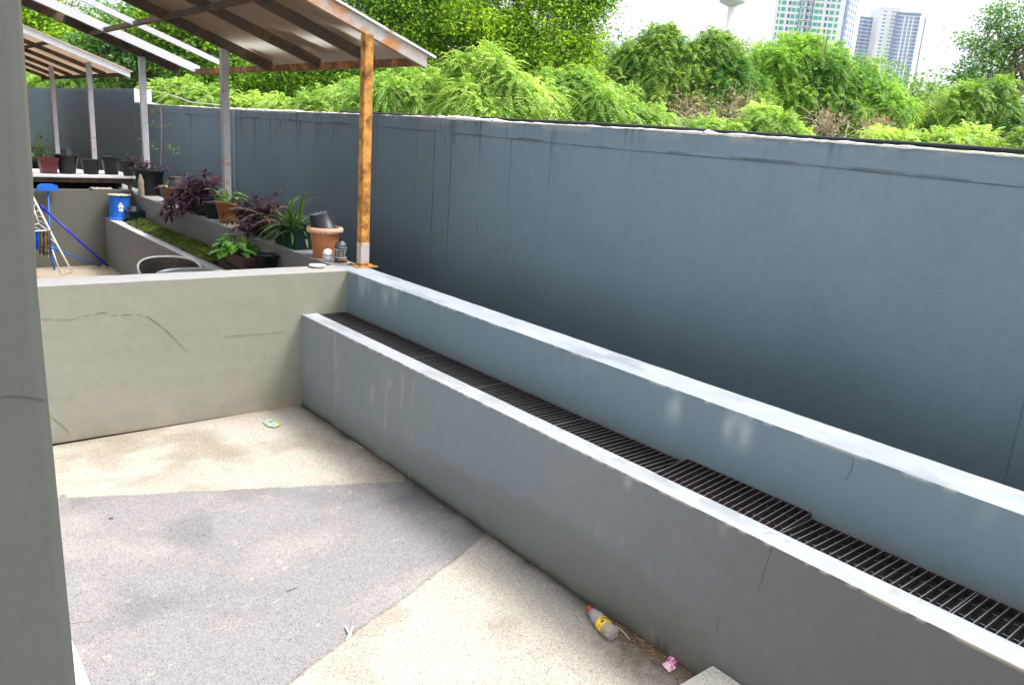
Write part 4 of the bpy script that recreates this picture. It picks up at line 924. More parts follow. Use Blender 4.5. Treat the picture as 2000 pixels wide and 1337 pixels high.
fab = lambda n, c, c2=None: surf(n, c, .95, nscale=60, namt=.2, bscale=300, bstr=.4, col2=c2, c2scale=18, c2lo=.48, c2hi=.55)
cloth('blue_towel', 60, 77, 452, 487, 10.52, fab('blue_cloth', (.01, .10, .5)), 'blue cloth hanging at the left of the drying rack', 1)
cloth('brown_cloth', 77, 92, 451, 496, 10.55, fab('brown_cloth', (.16, .12, .06), (.07, .05, .03)), 'brown and olive striped cloth hanging on the drying rack', 2, 2, .08)
cloth('dark_sock', 91, 99, 449, 501, 10.58, fab('dark_cloth', (.06, .04, .03), (.3, .28, .2)), 'dark narrow cloth strip hanging nearest the long rail of the rack', 3, 1, .1)
# brooms
bm_ = empty('blue_squeegee', (1.82, 11.2, ZF2), 'blue floor wiper stood head-up against the far wall', 'floor wiper')
hb = [ony(70, 371, 11.24), ony(113, 372, 11.24), ony(110, 362, 11.24), ony(101, 359, 11.24), ony(79, 359, 11.24), ony(72, 363, 11.24)]
MB().prism(hb, (0, -.07, 0)).build('head', M['blueplastic'], bm_); MB().tube([ony(93.5, 372, 11.21), ony(99, 500, 11.16), np.array((1.83, 11.1, ZF2+.0))], .012, 10).build('handle', M['midblue'], bm_, True)
MB().tube([ony(92.5, 359, 11.2), ony(93.5, 376, 11.2)], .017, 10).build('socket', M['blueplastic'], bm_, True)
a_ = ony(80, 403, 11.08); b_2 = np.array((2.43, 11.05, ZF2+.02))
pb = empty('blue_pole', b_2, 'deep blue pole leaning diagonally across the far wall', 'pole'); MB().tube([a_, b_2], .0125, 10).build('shaft', M['deepblue'], pb, True); MB().tube([a_+(a_-b_2)*.01, a_+(b_2-a_)*.05], .016, 10).build('grip', M['deepblue'], pb, True)
a_ = ony(100, 484, 11.12); b_2 = np.array((2.36, 11.14, ZF2+.015))
pb = empty('blue_rod', b_2, 'thinner teal-blue rod lying low behind the deep blue pole', 'pole'); MB().tube([a_, b_2], .011, 10).build('shaft', M['midblue'], pb, True); MB().tube([a_+(a_-b_2)*.01, a_+(b_2-a_)*.06], .02, 10).build('grip', M['blueplastic'], pb, True)

# ================================================================== LITTER
def frame(d):
    d = np.array(d, float); d /= np.linalg.norm(d); s = np.cross((0, 0, 1.), d); s /= np.linalg.norm(s); return np.stack([s, np.cross(d, s), d], 1)
pc = onz(1150, 1187, .03); pb_ = onz(1198, 1240, .033); pc[2] = .031; pb_[2] = .034
Mx = frame(pc-pb_); Lb = float(np.linalg.norm(pc-pb_)); bo = empty('plastic_bottle', (pb_[0], pb_[1], 0), 'empty clear drink bottle with a yellow label lying on the terrace floor', 'bottle')
def petw(j, th, r, z): return r*(1+(.06*math.cos(5*th) if z < .012 else 0)+.03*math.sin(th*2+z*40)*(z > .09)), z
pr = [(.012, .004), (.022, 0), (.030, .008), (.0325, .02), (.0325, .05), (.031, .056), (.031, .098), (.0325, .104), (.0325, .12), (.031, .135), (.026, .165), (.019, .185), (.0125, .198), (.0125, .212), (.0115, .212), (.0115, .198), (.018, .184), (.025, .163), (.030, .135), (.0315, .12), (.0315, .02), (.029, .009), (.02, .002), (0, .004)]
MB().lathe(pr, pb_, 30, Mx, wob=petw).build('body', M['pet'], bo, True)
MB().lathe([(.0332, .058), (.0338, .062), (.0335, .09), (.0334, .1), (.0325, .1), (.0325, .058)], pb_, 30, Mx, wob=lambda j, th, r, z: (r*(1+.015*math.sin(3*th)), z)).build('label', surf('yellow_label', (.80, .55, .03), .4, namt=.1, bstr=0, col2=(.45, .05, .02), c2scale=45, c2lo=.60, c2hi=.63), bo, True)
mb = MB()
for (t0, z0, dt, dz) in ((-.9, .064, .5, .012), (-.2, .066, .12, .014), (.05, .064, .28, .012), (.5, .067, .1, .012), (.75, .064, .3, .013), (-.7, .083, 1.2, .006)):
    for k in range(5):
        t1, t2 = t0+dt*k/5, t0+dt*(k+1)/5; V = [pb_+Mx@np.array((.0346*math.cos(t+1.7), .0346*math.sin(t+1.7), z)) for t, z in ((t1, z0), (t2, z0), (t2, z0+dz), (t1, z0+dz))]; mb.add(V, [(0, 1, 2, 3)])
mb.build('lettering', surf('label_ink', (.03, .03, .10), .5, namt=0, bstr=0), bo)
MB().lathe([(.0145, .198), (.0145, .216), (.012, .218), (0, .218)], pb_, 20, Mx).build('cap', surf('red_cap', (.42, .03, .015), .4, namt=.1, bstr=0), bo, True)
def crumple(name, px, z, h, m, label, cat, seed, cols=None):
    q = random.Random(seed); P0 = [onz(u, v, 0) for u, v in px]; c = sum(P0)/len(P0); V = []; n = len(P0)
    R = 4
    for r in range(R+1):
        for i in range(n*3):
            a = P0[(i//3) % n]; b = P0[(i//3+1) % n]; t = (i % 3)/3; e = a+(b-a)*t; f = r/R; p = c+(e-c)*f; V.append((p[0]+q.gauss(0, .002), p[1]+q.gauss(0, .002), z+h*(1-f*.7)*q.uniform(.35, 1)))
    N3 = n*3; Fs = [(r*N3+i, r*N3+(i+1) % N3, (r+1)*N3+(i+1) % N3, (r+1)*N3+i) for r in range(R) for i in range(N3)]
    C = None
    mb = MB(); mb.add(V, Fs); return tag(mb.build(name, m, origin=(c[0], c[1], 0)), label, cat)
crumple('candy_wrapper', [(1293, 1300), (1303, 1315), (1320, 1307), (1324, 1286), (1309, 1284)], .003, .022, surf('pink_wrapper', (.85, .62, .72), .3, nscale=40, namt=.1, bstr=.3, col2=(.62, .02, .30), c2scale=38, c2lo=.5, c2hi=.54), 'crumpled pink and white wrapper by the foot of the planter wall', 'wrapper', 3)
crumple('foil_wrapper', [(514, 826), (521, 834), (536, 836), (549, 832), (538, 824), (524, 820)], .003, .03, surf('blue_wrapper', (.30, .48, .52), .35, nscale=40, namt=.15, bstr=.3, col2=(.5, .42, .08), c2scale=40, c2lo=.5, c2hi=.56), 'crumpled pale blue wrapper on the floor near the cross wall', 'wrapper', 5)
mb = MB()
for a, b in (((676, 1250), (690, 1222)), ((684, 1240), (675, 1222)), ((680, 1246), (686, 1236))): mb.tube([onz(*a, .004), (onz(*a, .01)+onz(*b, .01))/2, onz(*b, .006)], .004, 5)
tag(mb.build('white_scrap', M['mortar'], origin=onz(680, 1240, 0)), 'torn white plastic scrap lying on the seam of the floor', 'scrap')
mb = MB().tube([onz(1203, 1222, .02), onz(1217, 1233, .012), onz(1231, 1249, .006)], [.006, .005, .003], 6)
tag(mb.build('stick', M['drywood'], origin=onz(1217, 1233, 0)), 'broken brown stick beside the bottle base', 'stick')
# debris heap near the hole: dead leaf bits (uncountable)
V = []; Fs = []; Cd = []
for i in range(420):
    y = random.gauss(1.86, .12); x = 2.465-abs(random.gauss(0, .045)); z = .003+random.random()*.008; s = random.uniform(.003, .010); a = random.uniform(0, 6.28)
    d = np.array((math.cos(a), math.sin(a), random.uniform(-.3, .3)))*s; e = np.array((-math.sin(a), math.cos(a), random.uniform(-.3, .3)))*s*.5; c = np.array((x, y, z)); k = len(V); V += [c-d, c+e, c+d, c-e]; Fs.append((k, k+1, k+2, k+3)); t = random.random(); Cd += [(.10+.22*t, .06+.14*t, .03+.08*t)]*4
for i in range(160):
    y = random.uniform(1.2, 5.2); x = 2.47-abs(random.gauss(0, .02)); z = .002+random.random()*.004; s = random.uniform(.002, .006); a = random.uniform(0, 6.28)
    d = np.array((math.cos(a), math.sin(a), .1))*s; e = np.array((-math.sin(a), math.cos(a), 0))*s*.5; c = np.array((x, y, z)); k = len(V); V += [c-d, c+e, c+d, c-e]; Fs.append((k, k+1, k+2, k+3)); t = random.random(); Cd += [(.04+.2*t, .03+.14*t, .02+.1*t)]*4
tag(raw('leaf_litter', V, Fs, surf('litter', None, .9, namt=.2, bstr=0), None, np.array(Cd), origin=(2.4, 1.9, 0)), 'brown crumbs of dead leaves gathered along the planter wall foot', 'leaf litter', kind='stuff')
for (u, v, L_, m, lbl) in ((117, 968, .035, 'clay', 'curled brown dead leaf at the left end of the floor seam'), (211, 1012, .03, 'blackmatt', 'small dark dead leaf on the grey part of the floor'), (836, 1131, .016, 'blackmatt', 'tiny black speck of leaf near the seam'), (395, 1045, .016, 'blackmatt', 'tiny dark leaf in the middle of the grey floor')):
    p = onz(u, v, .004); mb = MB(); mb.leaf(p, (.8, -.5, .15), L_, L_*.35, droop=.3, nseg=4, fold=.7); mb.c = []; tag(mb.build('dead_leaf', M[m], origin=p), lbl, 'dead leaf', 'dead leaves on the floor')
for (a, b, lbl) in (((559, 1155), (581, 1145), 'short dark twig lying on the grey floor'), ((137, 1216), (184, 1210), 'thin reddish straw on the floor by the pillar')):
    p = onz(*a, .003); tag(MB().tube([p, onz(*b, .005)], .0016, 5).build('twig', M['drywood'] if 'red' in lbl else M['browniron'], origin=p), lbl, 'twig')

# ================================================================== BEYOND THE WALL
def lumpy(blobs, seed, k=12):
    q_ = random.Random(seed*13+1); out = []
    for b in blobs:
        out.append((b[0], b[1], b[2]*.62, b[3]*.62, b[4] if len(b) > 4 else 0))
        for i in range(k):
            a = q_.uniform(0, 6.283); s_ = q_.uniform(.14, .36); rr_ = q_.uniform(.5, 1.12); out.append((b[0]+b[2]*rr_*math.cos(a), b[1]+b[3]*rr_*math.sin(a), b[2]*s_, b[3]*s_*1.15, (b[4] if len(b) > 4 else 0)+q_.uniform(-1, 1)*.5*b[2]/100))
    return out
def crown_broad(blobs, D, n, leaf, cols, seed, clump=.35, depth=.8, inner=.25, spread=1.0, upb=.55):
    """blobs: (u, v, ru, rv[, dD]) in sight-line units at depth D -> leaves round real 3D lumps"""
    blobs = lumpy(blobs, seed); r_ = np.random.default_rng(seed); Cs = []; area = np.array([b[2]*b[3] for b in blobs], float); area /= area.sum(); K = max(1, int(n/34))
    for b, ar in zip(blobs, area):
        k = max(4, int(K*ar)); dD = b[4] if len(b) > 4 else 0; c = deep(b[0], b[1], D+dD); sx = b[2]*(D+dD)/F_PX; sz = b[3]*(D+dD)/F_PX
        d = unit(r_.normal(0, 1, (k, 3))); rad = np.where(r_.random(k) < inner, r_.uniform(.2, .8, k), r_.uniform(.78, 1.08, k))[:, None]; rad = rad*(1+.55*(vn(d*3+seed, (1, 1, 1), seed)-.5))[:, None]
        q = d*rad; cc_ = c+cR0*q[:, :1]*sx+np.array([cF[0], cF[1], 0])*q[:, 1:2]*sx*depth+np.array([0, 0, 1.])*q[:, 2:]*sz; Cs.append(cc_)
    Cs = np.concatenate(Cs); m = max(4, int(n/len(Cs))); hue = fbm(Cs, (.5, .5, .5), seed+1)[:, None]*.45+r_.random((len(Cs), 1))*.55
    P = np.repeat(Cs, m, 0)+r_.normal(0, 1, (len(Cs)*m, 3))*clump*np.array((1, 1, .55))*r_.uniform(.5, 1.2, (len(Cs), 1)).repeat(m, 0)
    h = np.clip(np.repeat(hue, m, 0)*1.8-.42+r_.normal(0, .12, (len(P), 1)), 0, 1); c0, c1_ = np.array(cols[0]), np.array(cols[1]); cc_ = c0*(1-h)+c1_*h
    nrm = unit(np.array((-.25, -.35, upb*1.6))+r_.normal(0, .7, (len(P), 3))); a = unit(np.cross(nrm, r_.normal(0, 1, (len(P), 3)))); b2 = np.cross(nrm, a); sz_ = r_.uniform(.6, 1.25, (len(P), 1))*leaf/2
    return quads(P, a*sz_, b2*sz_*.55, nrm*sz_*.18, cc_), Cs
def crown_fern(blobs, D, nf, L_, cols, seed, pairs=8, leafl=.05, depth=.8):
    nf = int(nf*1.35); pairs = pairs+4; leafl = leafl*.80
    """feathery fronds: arching midribs with paired leaflets"""
    blobs = lumpy(blobs, seed, 9); r_ = np.random.default_rng(seed); PB = []; OD = []; area = np.array([b[2]*b[3] for b in blobs], float); area /= area.sum()
    for b, ar in zip(blobs, area):
        k = max(6, int(nf*ar)); dD = b[4] if len(b) > 4 else 0; c = deep(b[0], b[1], D+dD); sx = b[2]*(D+dD)/F_PX; sz = b[3]*(D+dD)/F_PX
        d = unit(r_.normal(0, 1, (k, 3))); rad = np.where(r_.random(k) < .3, r_.uniform(.3, .75, k), np.where(r_.random(k) < .14, r_.uniform(1.1, 1.5, k), r_.uniform(.72, 1.1, k)))[:, None]; rad = rad*(1+.6*(vn(d*3+seed, (1, 1, 1), seed)-.5))[:, None]; q = d*rad
        fw_ = np.array([cF[0], cF[1], 0]); PB.append(c+cR0*q[:, :1]*sx+fw_*q[:, 1:2]*sx*depth+np.array([0, 0, 1.])*q[:, 2:]*sz); OD.append(unit(cR0*d[:, :1]+fw_*d[:, 1:2]+np.array([0, 0, 1.])*(d[:, 2:]*.7+.55)))
    B = np.concatenate(PB); O_ = unit(np.concatenate(OD)+r_.normal(0, .7, (len(B), 3))); n = len(B); side = unit(np.cross(O_, (0, 0, 1.))); L2 = (L_*r_.uniform(.6, 1.2, (n, 1)))
    t = (np.arange(pairs)+.5)/pairs; pts = B[:, None]+O_[:, None]*(L2[:, None]*t[None, :, None])-np.array((0, 0, 1.))*(L2[:, None]*(.5+.35*r_.random((n, 1, 1)))*(t**2)[None, :, None])
    tan = unit((O_[:, None]-np.array((0, 0, 1.))*1.3*t[None, :, None]+np.zeros((n, pairs, 3))).reshape(-1, 3)).reshape(n, pairs, 3); prof = (np.sin(math.pi*(t*.85+.12))**.6)[None, :, None]; out = []
    hue = np.clip(fbm(B, (1.1, 1.1, 1.1), seed+1)[:, None]*2.0-.5+r_.normal(0, .18, (n, 1)), 0, 1); cc_ = np.array(cols[0])*(1-hue)+np.array(cols[1])*hue; VV = []; CC = []
    wdt = L2.mean()/pairs*.36
    for s in (-1, 1):
        a = unit((s*side[:, None]+tan*.45+r_.normal(0, .08, (n, pairs, 3))).reshape(-1, 3)).reshape(n, pairs, 3)-np.array((0, 0, .25)); cen = pts+a*leafl*prof*.5; VV.append((cen.reshape(-1, 3), (a*leafl*prof*.5).reshape(-1, 3), (tan*wdt).reshape(-1, 3))); CC.append(np.repeat(cc_, pairs, 0))
    return quads(np.concatenate([v[0] for v in VV]), np.concatenate([v[1] for v in VV]), np.concatenate([v[2] for v in VV]), None, np.concatenate(CC)), B
def merge(parts):
    V = []; Fq = []; C = []; n = 0
    for v, f, c in parts: V.append(v); Fq.append(f+n); C.append(c); n += len(v)
    return np.concatenate(V), np.concatenate(Fq), np.concatenate(C)
def limbs(root, base, targets, r0, m, seed, name='trunk', fork=.35, wob=.12):
    r_ = random.Random(seed); mb = MB(); base = np.array(base, float); top = base+(np.mean(targets, 0)-base)*fork; H_ = np.linalg.norm(top-base)
    pts = [base+(top-base)*t+np.array((r_.gauss(0, wob*.3), r_.gauss(0, wob*.3), 0))*(t > 0) for t in (0, .33, .66, 1)]; mb.tube(pts, [r0, r0*.85, r0*.75, r0*.65], 9)
    for T in targets:
        d = T-top; L_ = np.linalg.norm(d); k = 6; P = []
        for i in range(k+1):
            t = i/k; P.append(pts[-1]+(T-pts[-1])*t+np.array((r_.gauss(0, wob), r_.gauss(0, wob), r_.gauss(0, wob*.6)+.12*L_*math.sin(math.pi*t)))*(0 < i < k)*min(1, L_*.35))
        mb.tube(P, [r0*.5*(1-.85*i/k)+.006 for i in range(k+1)], 6)
        for j in (2, 3, 4, 5):
            for _ in range(2):
                e = P[j]+np.array((r_.gauss(0, 1), r_.gauss(0, 1), r_.gauss(.3, .6)))*L_*.18; mb.tube([P[j], (P[j]+e)/2+np.array((0, 0, .04*L_)), e], [r0*.18, r0*.1, .004], 4)
    return mb.build(name, m, root)
GT = 'trees beyond the boundary wall'; GS = 'feathery shrubs beyond the boundary wall'
def tree(name, label, blobs, D, n, leaf, cols, seed, r0=.18, kind='broad', cat='tree', group=GT, clump=.3, bark='bark', extra=None, nt_=None, base=None, inner=.25, tw=.12, L_=.4, pairs=8, leafl=.06, depth=.8):
    cen = np.mean([deep(b[0], b[1], D) for b in blobs], 0); bs = np.array((cen[0], cen[1], -.05)) if base is None else np.array((deep(base, 200, D)[0], deep(base, 200, D)[1], -.05))
    root = empty(name, bs, label, cat, group)
    if kind == 'broad': (V, Fq, C), Cs = crown_broad(blobs, D, n, leaf, cols, seed, clump, inner=inner, depth=depth)
    else: (V, Fq, C), Cs = crown_fern(blobs, D, n, L_, cols, seed, pairs, leafl, depth)
    if extra is not None: V, Fq, C = merge([(V, Fq, C)]+extra)
    raw('crown', V, Fq, M['leaftree'], root, C)
    r_ = random.Random(seed); cm_ = Cs.mean(0); T = [cm_+(Cs[r_.randrange(len(Cs))]-cm_)*(.97 if cat == 'tree' and 'sparse' in name else .72) for _ in range(nt_ or min(9, 3+len(blobs)))]
    limbs(root, bs, T, r0, M[bark], seed, wob=tw); return root
DG = ((.035, .14, .008), (.30, .52, .025)); VG = ((.05, .19, .008), (.46, .68, .03)); FG = ((.16, .36, .06), (.52, .70, .18)); BG = ((.04, .16, .04), (.22, .42, .07)); OG = ((.12, .25, .04), (.34, .50, .09))
SC = 1.0
def n_(x): return int(x*SC)
tree('broadleaf_tree', 'tallest vivid green tree, its branches reaching right over the feathery shrubs', [(960, -60, 170, 120), (880, 40, 120, 90), (1050, 60, 110, 70), (1110, -10, 75, 55), (1000, 120, 120, 60), (930, 120, 90, 60), (1130, 90, 50, 35), (1145, 5, 40, 30), (1060, 150, 80, 40)], 21, n_(90000), .105, VG, 101, .24, clump=.26)
tree('broadleaf_tree', 'dark green tree behind the eave of the nearest canopy', [(700, 20, 110, 90), (780, 70, 90, 80), (640, 110, 110, 70), (760, 150, 90, 55), (820, -30, 80, 70), (600, 160, 80, 40), (700, 170, 80, 40)], 19.5, n_(56000), .10, DG, 102, .2, clump=.24)
tree('broadleaf_tree', 'dark tree seen under the nearest canopy between the posts', [(500, 150, 90, 55), (560, 180, 60, 40), (440, 170, 70, 45), (380, 90, 70, 70), (330, 60, 60, 60), (420, 30, 60, 60)], 21, n_(30000), .12, DG, 103, .18, clump=.24)
tree('broadleaf_tree', 'loose-crowned tree with sky gaps behind the stripped canopy', [(290, 30, 60, 45), (230, 60, 60, 40), (320, 90, 60, 40), (200, 100, 70, 40), (350, 150, 60, 45), (270, 130, 60, 40)], 24, n_(24000), .13, BG, 104, .18, clump=.26)
tree('broadleaf_tree', 'bright yellow-green tree at the left above the farthest canopy', [(90, 50, 70, 55), (150, 90, 60, 40), (60, 10, 50, 30), (40, 90, 50, 60), (200, 120, 50, 30)], 27, n_(24000), .14, VG, 105, .18, clump=.3)
FER = dict(kind='fern', cat='shrub', group=GS, r0=.05, bark='barkpale')
tree('feathery_shrub', 'light green feathery shrub just right of the orange post', [(740, 205, 80, 30), (800, 180, 60, 45), (860, 215, 60, 30)], 12.5, n_(2200), .1, FG, 201, **FER)
tree('feathery_shrub', 'tallest feathery shrub with a pointed top, in front of the tallest tree', [(960, 165, 65, 55), (990, 205, 90, 45), (910, 215, 60, 35), (965, 130, 30, 28)], 12, n_(3200), .1, FG, 202, **FER)
tree('feathery_shrub', 'wide feathery shrub right of the pointed one, above the wall crack', [(1090, 200, 75, 50), (1150, 215, 80, 40), (1110, 170, 50, 25), (1060, 240, 80, 25)], 13, n_(3200), .1, FG, 203, **FER)
tree('feathery_shrub', 'low feathery shrub tapering down toward the twiggy vine tree', [(1230, 240, 60, 30), (1280, 255, 40, 20), (1200, 210, 50, 35), (1180, 260, 80, 20)], 13.5, n_(1800), .1, FG, 204, **FER)
tree('feathery_shrub', 'feathery shrub low behind the wall between the two nearer posts', [(640, 200, 60, 25), (560, 210, 40, 20), (690, 190, 40, 30), (600, 215, 40, 14)], 14, n_(1500), .1, FG, 205, **FER)
tree('feathery_shrub', 'feathery shrub behind the pale cable and the wall step', [(330, 185, 60, 22), (400, 190, 60, 25), (470, 205, 50, 14)], 18, n_(1500), .1, FG, 206, L_=.5, leafl=.09, **FER)
tree('feathery_shrub', 'feathery shrub at the far left between canopy and wall', [(100, 165, 60, 22), (180, 158, 70, 30), (230, 160, 50, 30), (280, 130, 60, 30)], 26, n_(2200), .1, FG, 207, L_=.6, leafl=.11, **FER)
tree('vine_tree', 'tangled dull green tree with hanging vines beneath the water tower', [(1290, 110, 70, 45), (1380, 130, 65, 50), (1240, 150, 45, 45), (1340, 170, 90, 45), (1430, 180, 60, 50), (1300, 70, 28, 22), (1400, 85, 40, 22), (1460, 230, 50, 35)], 16, n_(8500), .075, ((.08, .24, .03), (.46, .62, .12)), 301, .12, kind='fern', L_=.36, leafl=.06, pairs=7, bark='barkpale', tw=.2, nt_=14)
tree('bushy_tree', 'bushy tree with forked pale stems in front of the white tower block', [(1570, 120, 75, 50), (1530, 160, 60, 50), (1640, 150, 75, 45), (1600, 190, 110, 45), (1700, 190, 60, 40), (1560, 85, 40, 18), (1500, 110, 25, 25), (1690, 225, 90, 25), (1750, 215, 40, 22)], 17, n_(6500), .1, ((.06, .24, .04), (.36, .60, .08)), 302, .12, kind='fern', L_=.38, leafl=.07, pairs=7, bark='barkpale', nt_=12, tw=.25)
tree('bushy_tree', 'low rounded bush below the blue-grey towers', [(1800, 245, 60, 32), (1760, 225, 55, 28), (1850, 225, 50, 28), (1720, 250, 50, 25)], 20, n_(13000), .09, OG, 303, .07, clump=.22, cat='bush')
tree('bushy_tree', 'feathery green bush under the sparse bare-limbed tree', [(1900, 225, 45, 30), (1950, 215, 50, 30), (1990, 235, 40, 30), (1890, 180, 32, 20), (1945, 172, 40, 18)], 19, n_(3000), .085, ((.07, .22, .03), (.34, .54, .09)), 304, .09, kind='fern', L_=.40, leafl=.075, pairs=6, cat='bush')
tree('feathery_shrub', 'feathery shrub right of the dry brush, low over the wall', [(1740, 275, 50, 14), (1830, 280, 70, 22), (1900, 272, 40, 24), (1880, 290, 80, 14)], 12, n_(1700), .1, FG, 208, **FER)
tree('feathery_shrub', 'small feathery shrub at the foot of the vine tree', [(1370, 248, 40, 16), (1420, 258, 45, 12), (1490, 245, 38, 26), (1540, 262, 40, 14), (1450, 262, 50, 12)], 12.5, n_(1300), .1, FG, 209, **FER)
tree('feathery_shrub', 'pale feathery shrub at the right edge above the black cable', [(1960, 298, 50, 12), (2010, 290, 40, 20)], 11, n_(700), .1, OG, 210, **FER)
# sparse tree, right edge
sb = [(1900, 80, 26, 14), (1935, 35, 12, 22), (1925, 100, 30, 12), (1970, 50, 26, 14), (1990, 15, 30, 20), (1960, 110, 30, 16), (1900, 130, 30, 14), (1990, 140, 30, 20), (1930, 150, 36, 16), (2020, 90, 30, 30), (1880, 150, 20, 10), (2040, 30, 30, 30), (1985, 80, 22, 12)]
tree('sparse_tree', 'sparse tall tree with bare grey limbs against the white sky at the right edge', sb, 22, n_(6200), .10, ((.06, .20, .08), (.24, .44, .08)), 305, .17, clump=.22, nt_=13, base=1985, tw=.22, inner=.5)
# far wood filling behind
(V, Fq, C), _ = crown_broad([(u, np.interp(u, [-100, 1000, 1190, 1300, 1400, 1480, 1580, 1680, 1760, 1850, 2200], [225, 215, 165, 135, 150, 190, 160, 190, 225, 240, 250]), 90, 60) for u in range(-100, 2200, 75)], 30, n_(120000), .15, ((.06, .20, .03), (.26, .45, .07)), 401, .6)
tag(raw('distant_woodland', V, Fq, M['leaftree'], None, C, origin=deep(1000, 240, 34)), 'continuous low belt of far woodland behind the individual trees', 'woodland', kind='stuff')
(V, Fq, C), _ = crown_broad([(u, 120+(u-300)*.10, 90, 80) for u in range(60, 1120, 110)], 30, n_(80000), .16, ((.03, .10, .01), (.16, .32, .03)), 402, .5)
tag(raw('distant_woodland', V, Fq, M['leaftree'], None, C, origin=deep(600, 140, 30)), 'taller dark belt of far woodland behind the canopy-side trees', 'woodland', kind='stuff')
# dry brush and vines
def brush(u, v, ru, rv, D, n, seed, label):
    r_ = np.random.default_rng(seed); mb = MB(); c = deep(u, v, D)
    n = n//2
    for i in range(n):
        p = deep(u+r_.normal(0, ru*.5), v+rv*r_.uniform(.3, 1.0), D+r_.normal(0, .3)); d = r_.normal(0, .5, 3)+np.array((0, 0, .8)); pts = [p]; s = rv*D/F_PX*.35
        for k in range(5): p = p+d*s*.6; d = d+r_.normal(0, .5, 3)+np.array((0, 0, -.12)); pts.append(p)
        mb.tube(pts, [.010, .009, .008, .007, .005, .004], 4)
    root = empty('dry_brush', (c[0], c[1], -.05), label, 'dry brush', 'dry brush beyond the wall'); mb.build('stems', M['drywood'], root)
    N3 = n*7; P = c+cR0*r_.normal(0, ru*.45*D/F_PX, (N3, 1))+np.array((0, 0, 1.))*r_.normal(0, rv*.5*D/F_PX, (N3, 1))+np.array([cF[0], cF[1], 0])*r_.normal(0, .35, (N3, 1)); nrm = unit(r_.normal(0, 1, (N3, 3))); a = unit(np.cross(nrm, r_.normal(0, 1, (N3, 3)))); b = np.cross(nrm, a); k = r_.random((N3, 1))
    V, Fq, C = quads(P, a*.04, b*.02, None, np.array((.20, .17, .12))*(1-k)+np.array((.40, .32, .24))*k); raw('dead_leaves', V, Fq, M['leaftree'], root, C)
brush(1355, 215, 55, 34, 14.6, 90, 1, 'tangle of bare pale vines at the foot of the vine tree')
brush(1440, 205, 40, 36, 14.8, 50, 4, 'thin hanging bare vines right of the vine tangle')
brush(1615, 235, 28, 32, 14.5, 70, 2, 'pinkish dry brush below the bushy tree')
brush(1715, 250, 26, 24, 14.5, 60, 3, 'greyish dry brush right of the pinkish one')
brush(1960, 240, 35, 22, 21, 60, 5, 'beige dry brush by the old wall at the right edge')
# old low building among the bushes, right edge
ob = empty('old_shed', deep(1965, 250, 24)*np.array((1, 1, 0)), 'beige weathered shed half hidden by bushes at the right edge', 'building')
c0 = deep(1960, 262, 24); 
mb = MB()
mb.box(c0[0]-.2, c0[0]+4, c0[1]-4, c0[1]+.5, 0, c0[2]+.35); mb.build('wall', surf('old_render', (.45, .36, .28), .9, nscale=2, namt=.3, bstr=.2), ob)
mb = MB(); mb.box(c0[0]-.5, c0[0]+4.3, c0[1]-4.3, c0[1]+.8, c0[2]+.351, c0[2]+.45); mb.build('roof', surf('old_roof', (.4, .3, .25), .9), ob)
mb = MB(); mb.box(c0[0]-.23, c0[0]-.2, c0[1]-1.4, c0[1]-.5, c0[2]-.6, c0[2]+.1); mb.build('window', M['dark'], ob)

# ---- far buildings
M['bwhite'] = surf('tower_white', (.80, .80, .80), .8, nscale=.2, namt=.03, bstr=0); M['bgreen'] = surf('green_glazing', (.01, .36, .27), .3, namt=.1, nscale=.5, bstr=0)
M['bblue'] = surf('blue_glazing', (.015, .06, .26), .3, nscale=.3, namt=.15, bstr=0); M['bpale'] = surf('pale_blue_panels', (.07, .20, .44), .5, nscale=.3, namt=.1, bstr=0); M['bdark'] = surf('dark_frames', (.05, .08, .13), .6, namt=.1, bstr=0)
class Face:
    """vertical facade frame from two sight points at depths"""
    def __init__(s, u0, D0, u1, D1, vref): 
        s.a = deep(u0, vref, D0); s.b = deep(u1, vref, D1); s.a[2] = 0; s.b[2] = 0; s.d = s.b-s.a; s.L = np.linalg.norm(s.d); s.d /= s.L; s.n = np.cross(s.d, (0, 0, 1.)); 
        if s.n@cF > 0: s.n = -s.n
    def rect(s, mb, x0, x1, z0, z1, out=.0, th=.3):
        P = [s.a+s.d*x+s.n*out+np.array((0, 0, z)) for x, z in ((x0, z0), (x1, z0), (x1, z1), (x0, z1))]; return mb.prism(P, -s.n*th)
DA = 390
tA = empty('tower_block', deep(1570, 240, DA)*np.array((1, 1, 0)), 'white tower block with green windows, its top cut by the photo edge', 'building')
fa = Face(1487, DA, 1621, DA, 200); zt_ = 95; 
fb = Face(1621, DA, 1652, DA+22, 200)
P = [fa.a, fa.b, fb.b, fa.a+(fb.b-fa.b)]; MB().prism([p+np.array((0, 0, 0)) for p in P], (0, 0, zt_)).build('wall', M['bwhite'], tA)
fl = 2.98; zb = deep(1570, 100, DA)[2]
rows = [deep(1570, 12+11.8*k, DA)[2]-1.2 for k in range(-2, 8)]
wx = [.06, .125, .21, .27, .34, .40, .475, .53, .60, .665, .75, .82, .90]
for r_i, z in enumerate(rows):
    if r_i > 7: break
    for j, t in enumerate(wx):
        W_ = [.9, 2.0, 1.2, 1.9, 1.9, 1.2, 1.2, 1.6, 2.1, 1.5, 1.2, 2.0, 1.4][j]; wnd = fa.rect(MB(), t*fa.L-W_/2, t*fa.L+W_/2, z-.85, z+.85, .12, .3).build('window', M['bgreen'] if j % 4 != 2 else M['bblue'], tA)
for t in (.36, .455, .545): fa.rect(MB(), t*fa.L-.12, t*fa.L+.12, 10, zt_, .3, .35).build('mullion', M['bdark'], tA)
for z in rows: fa.rect(MB(), .36*fa.L, .545*fa.L, z+1.2, z+1.4, .25, .2).build('floor_band', M['bdark'], tA)
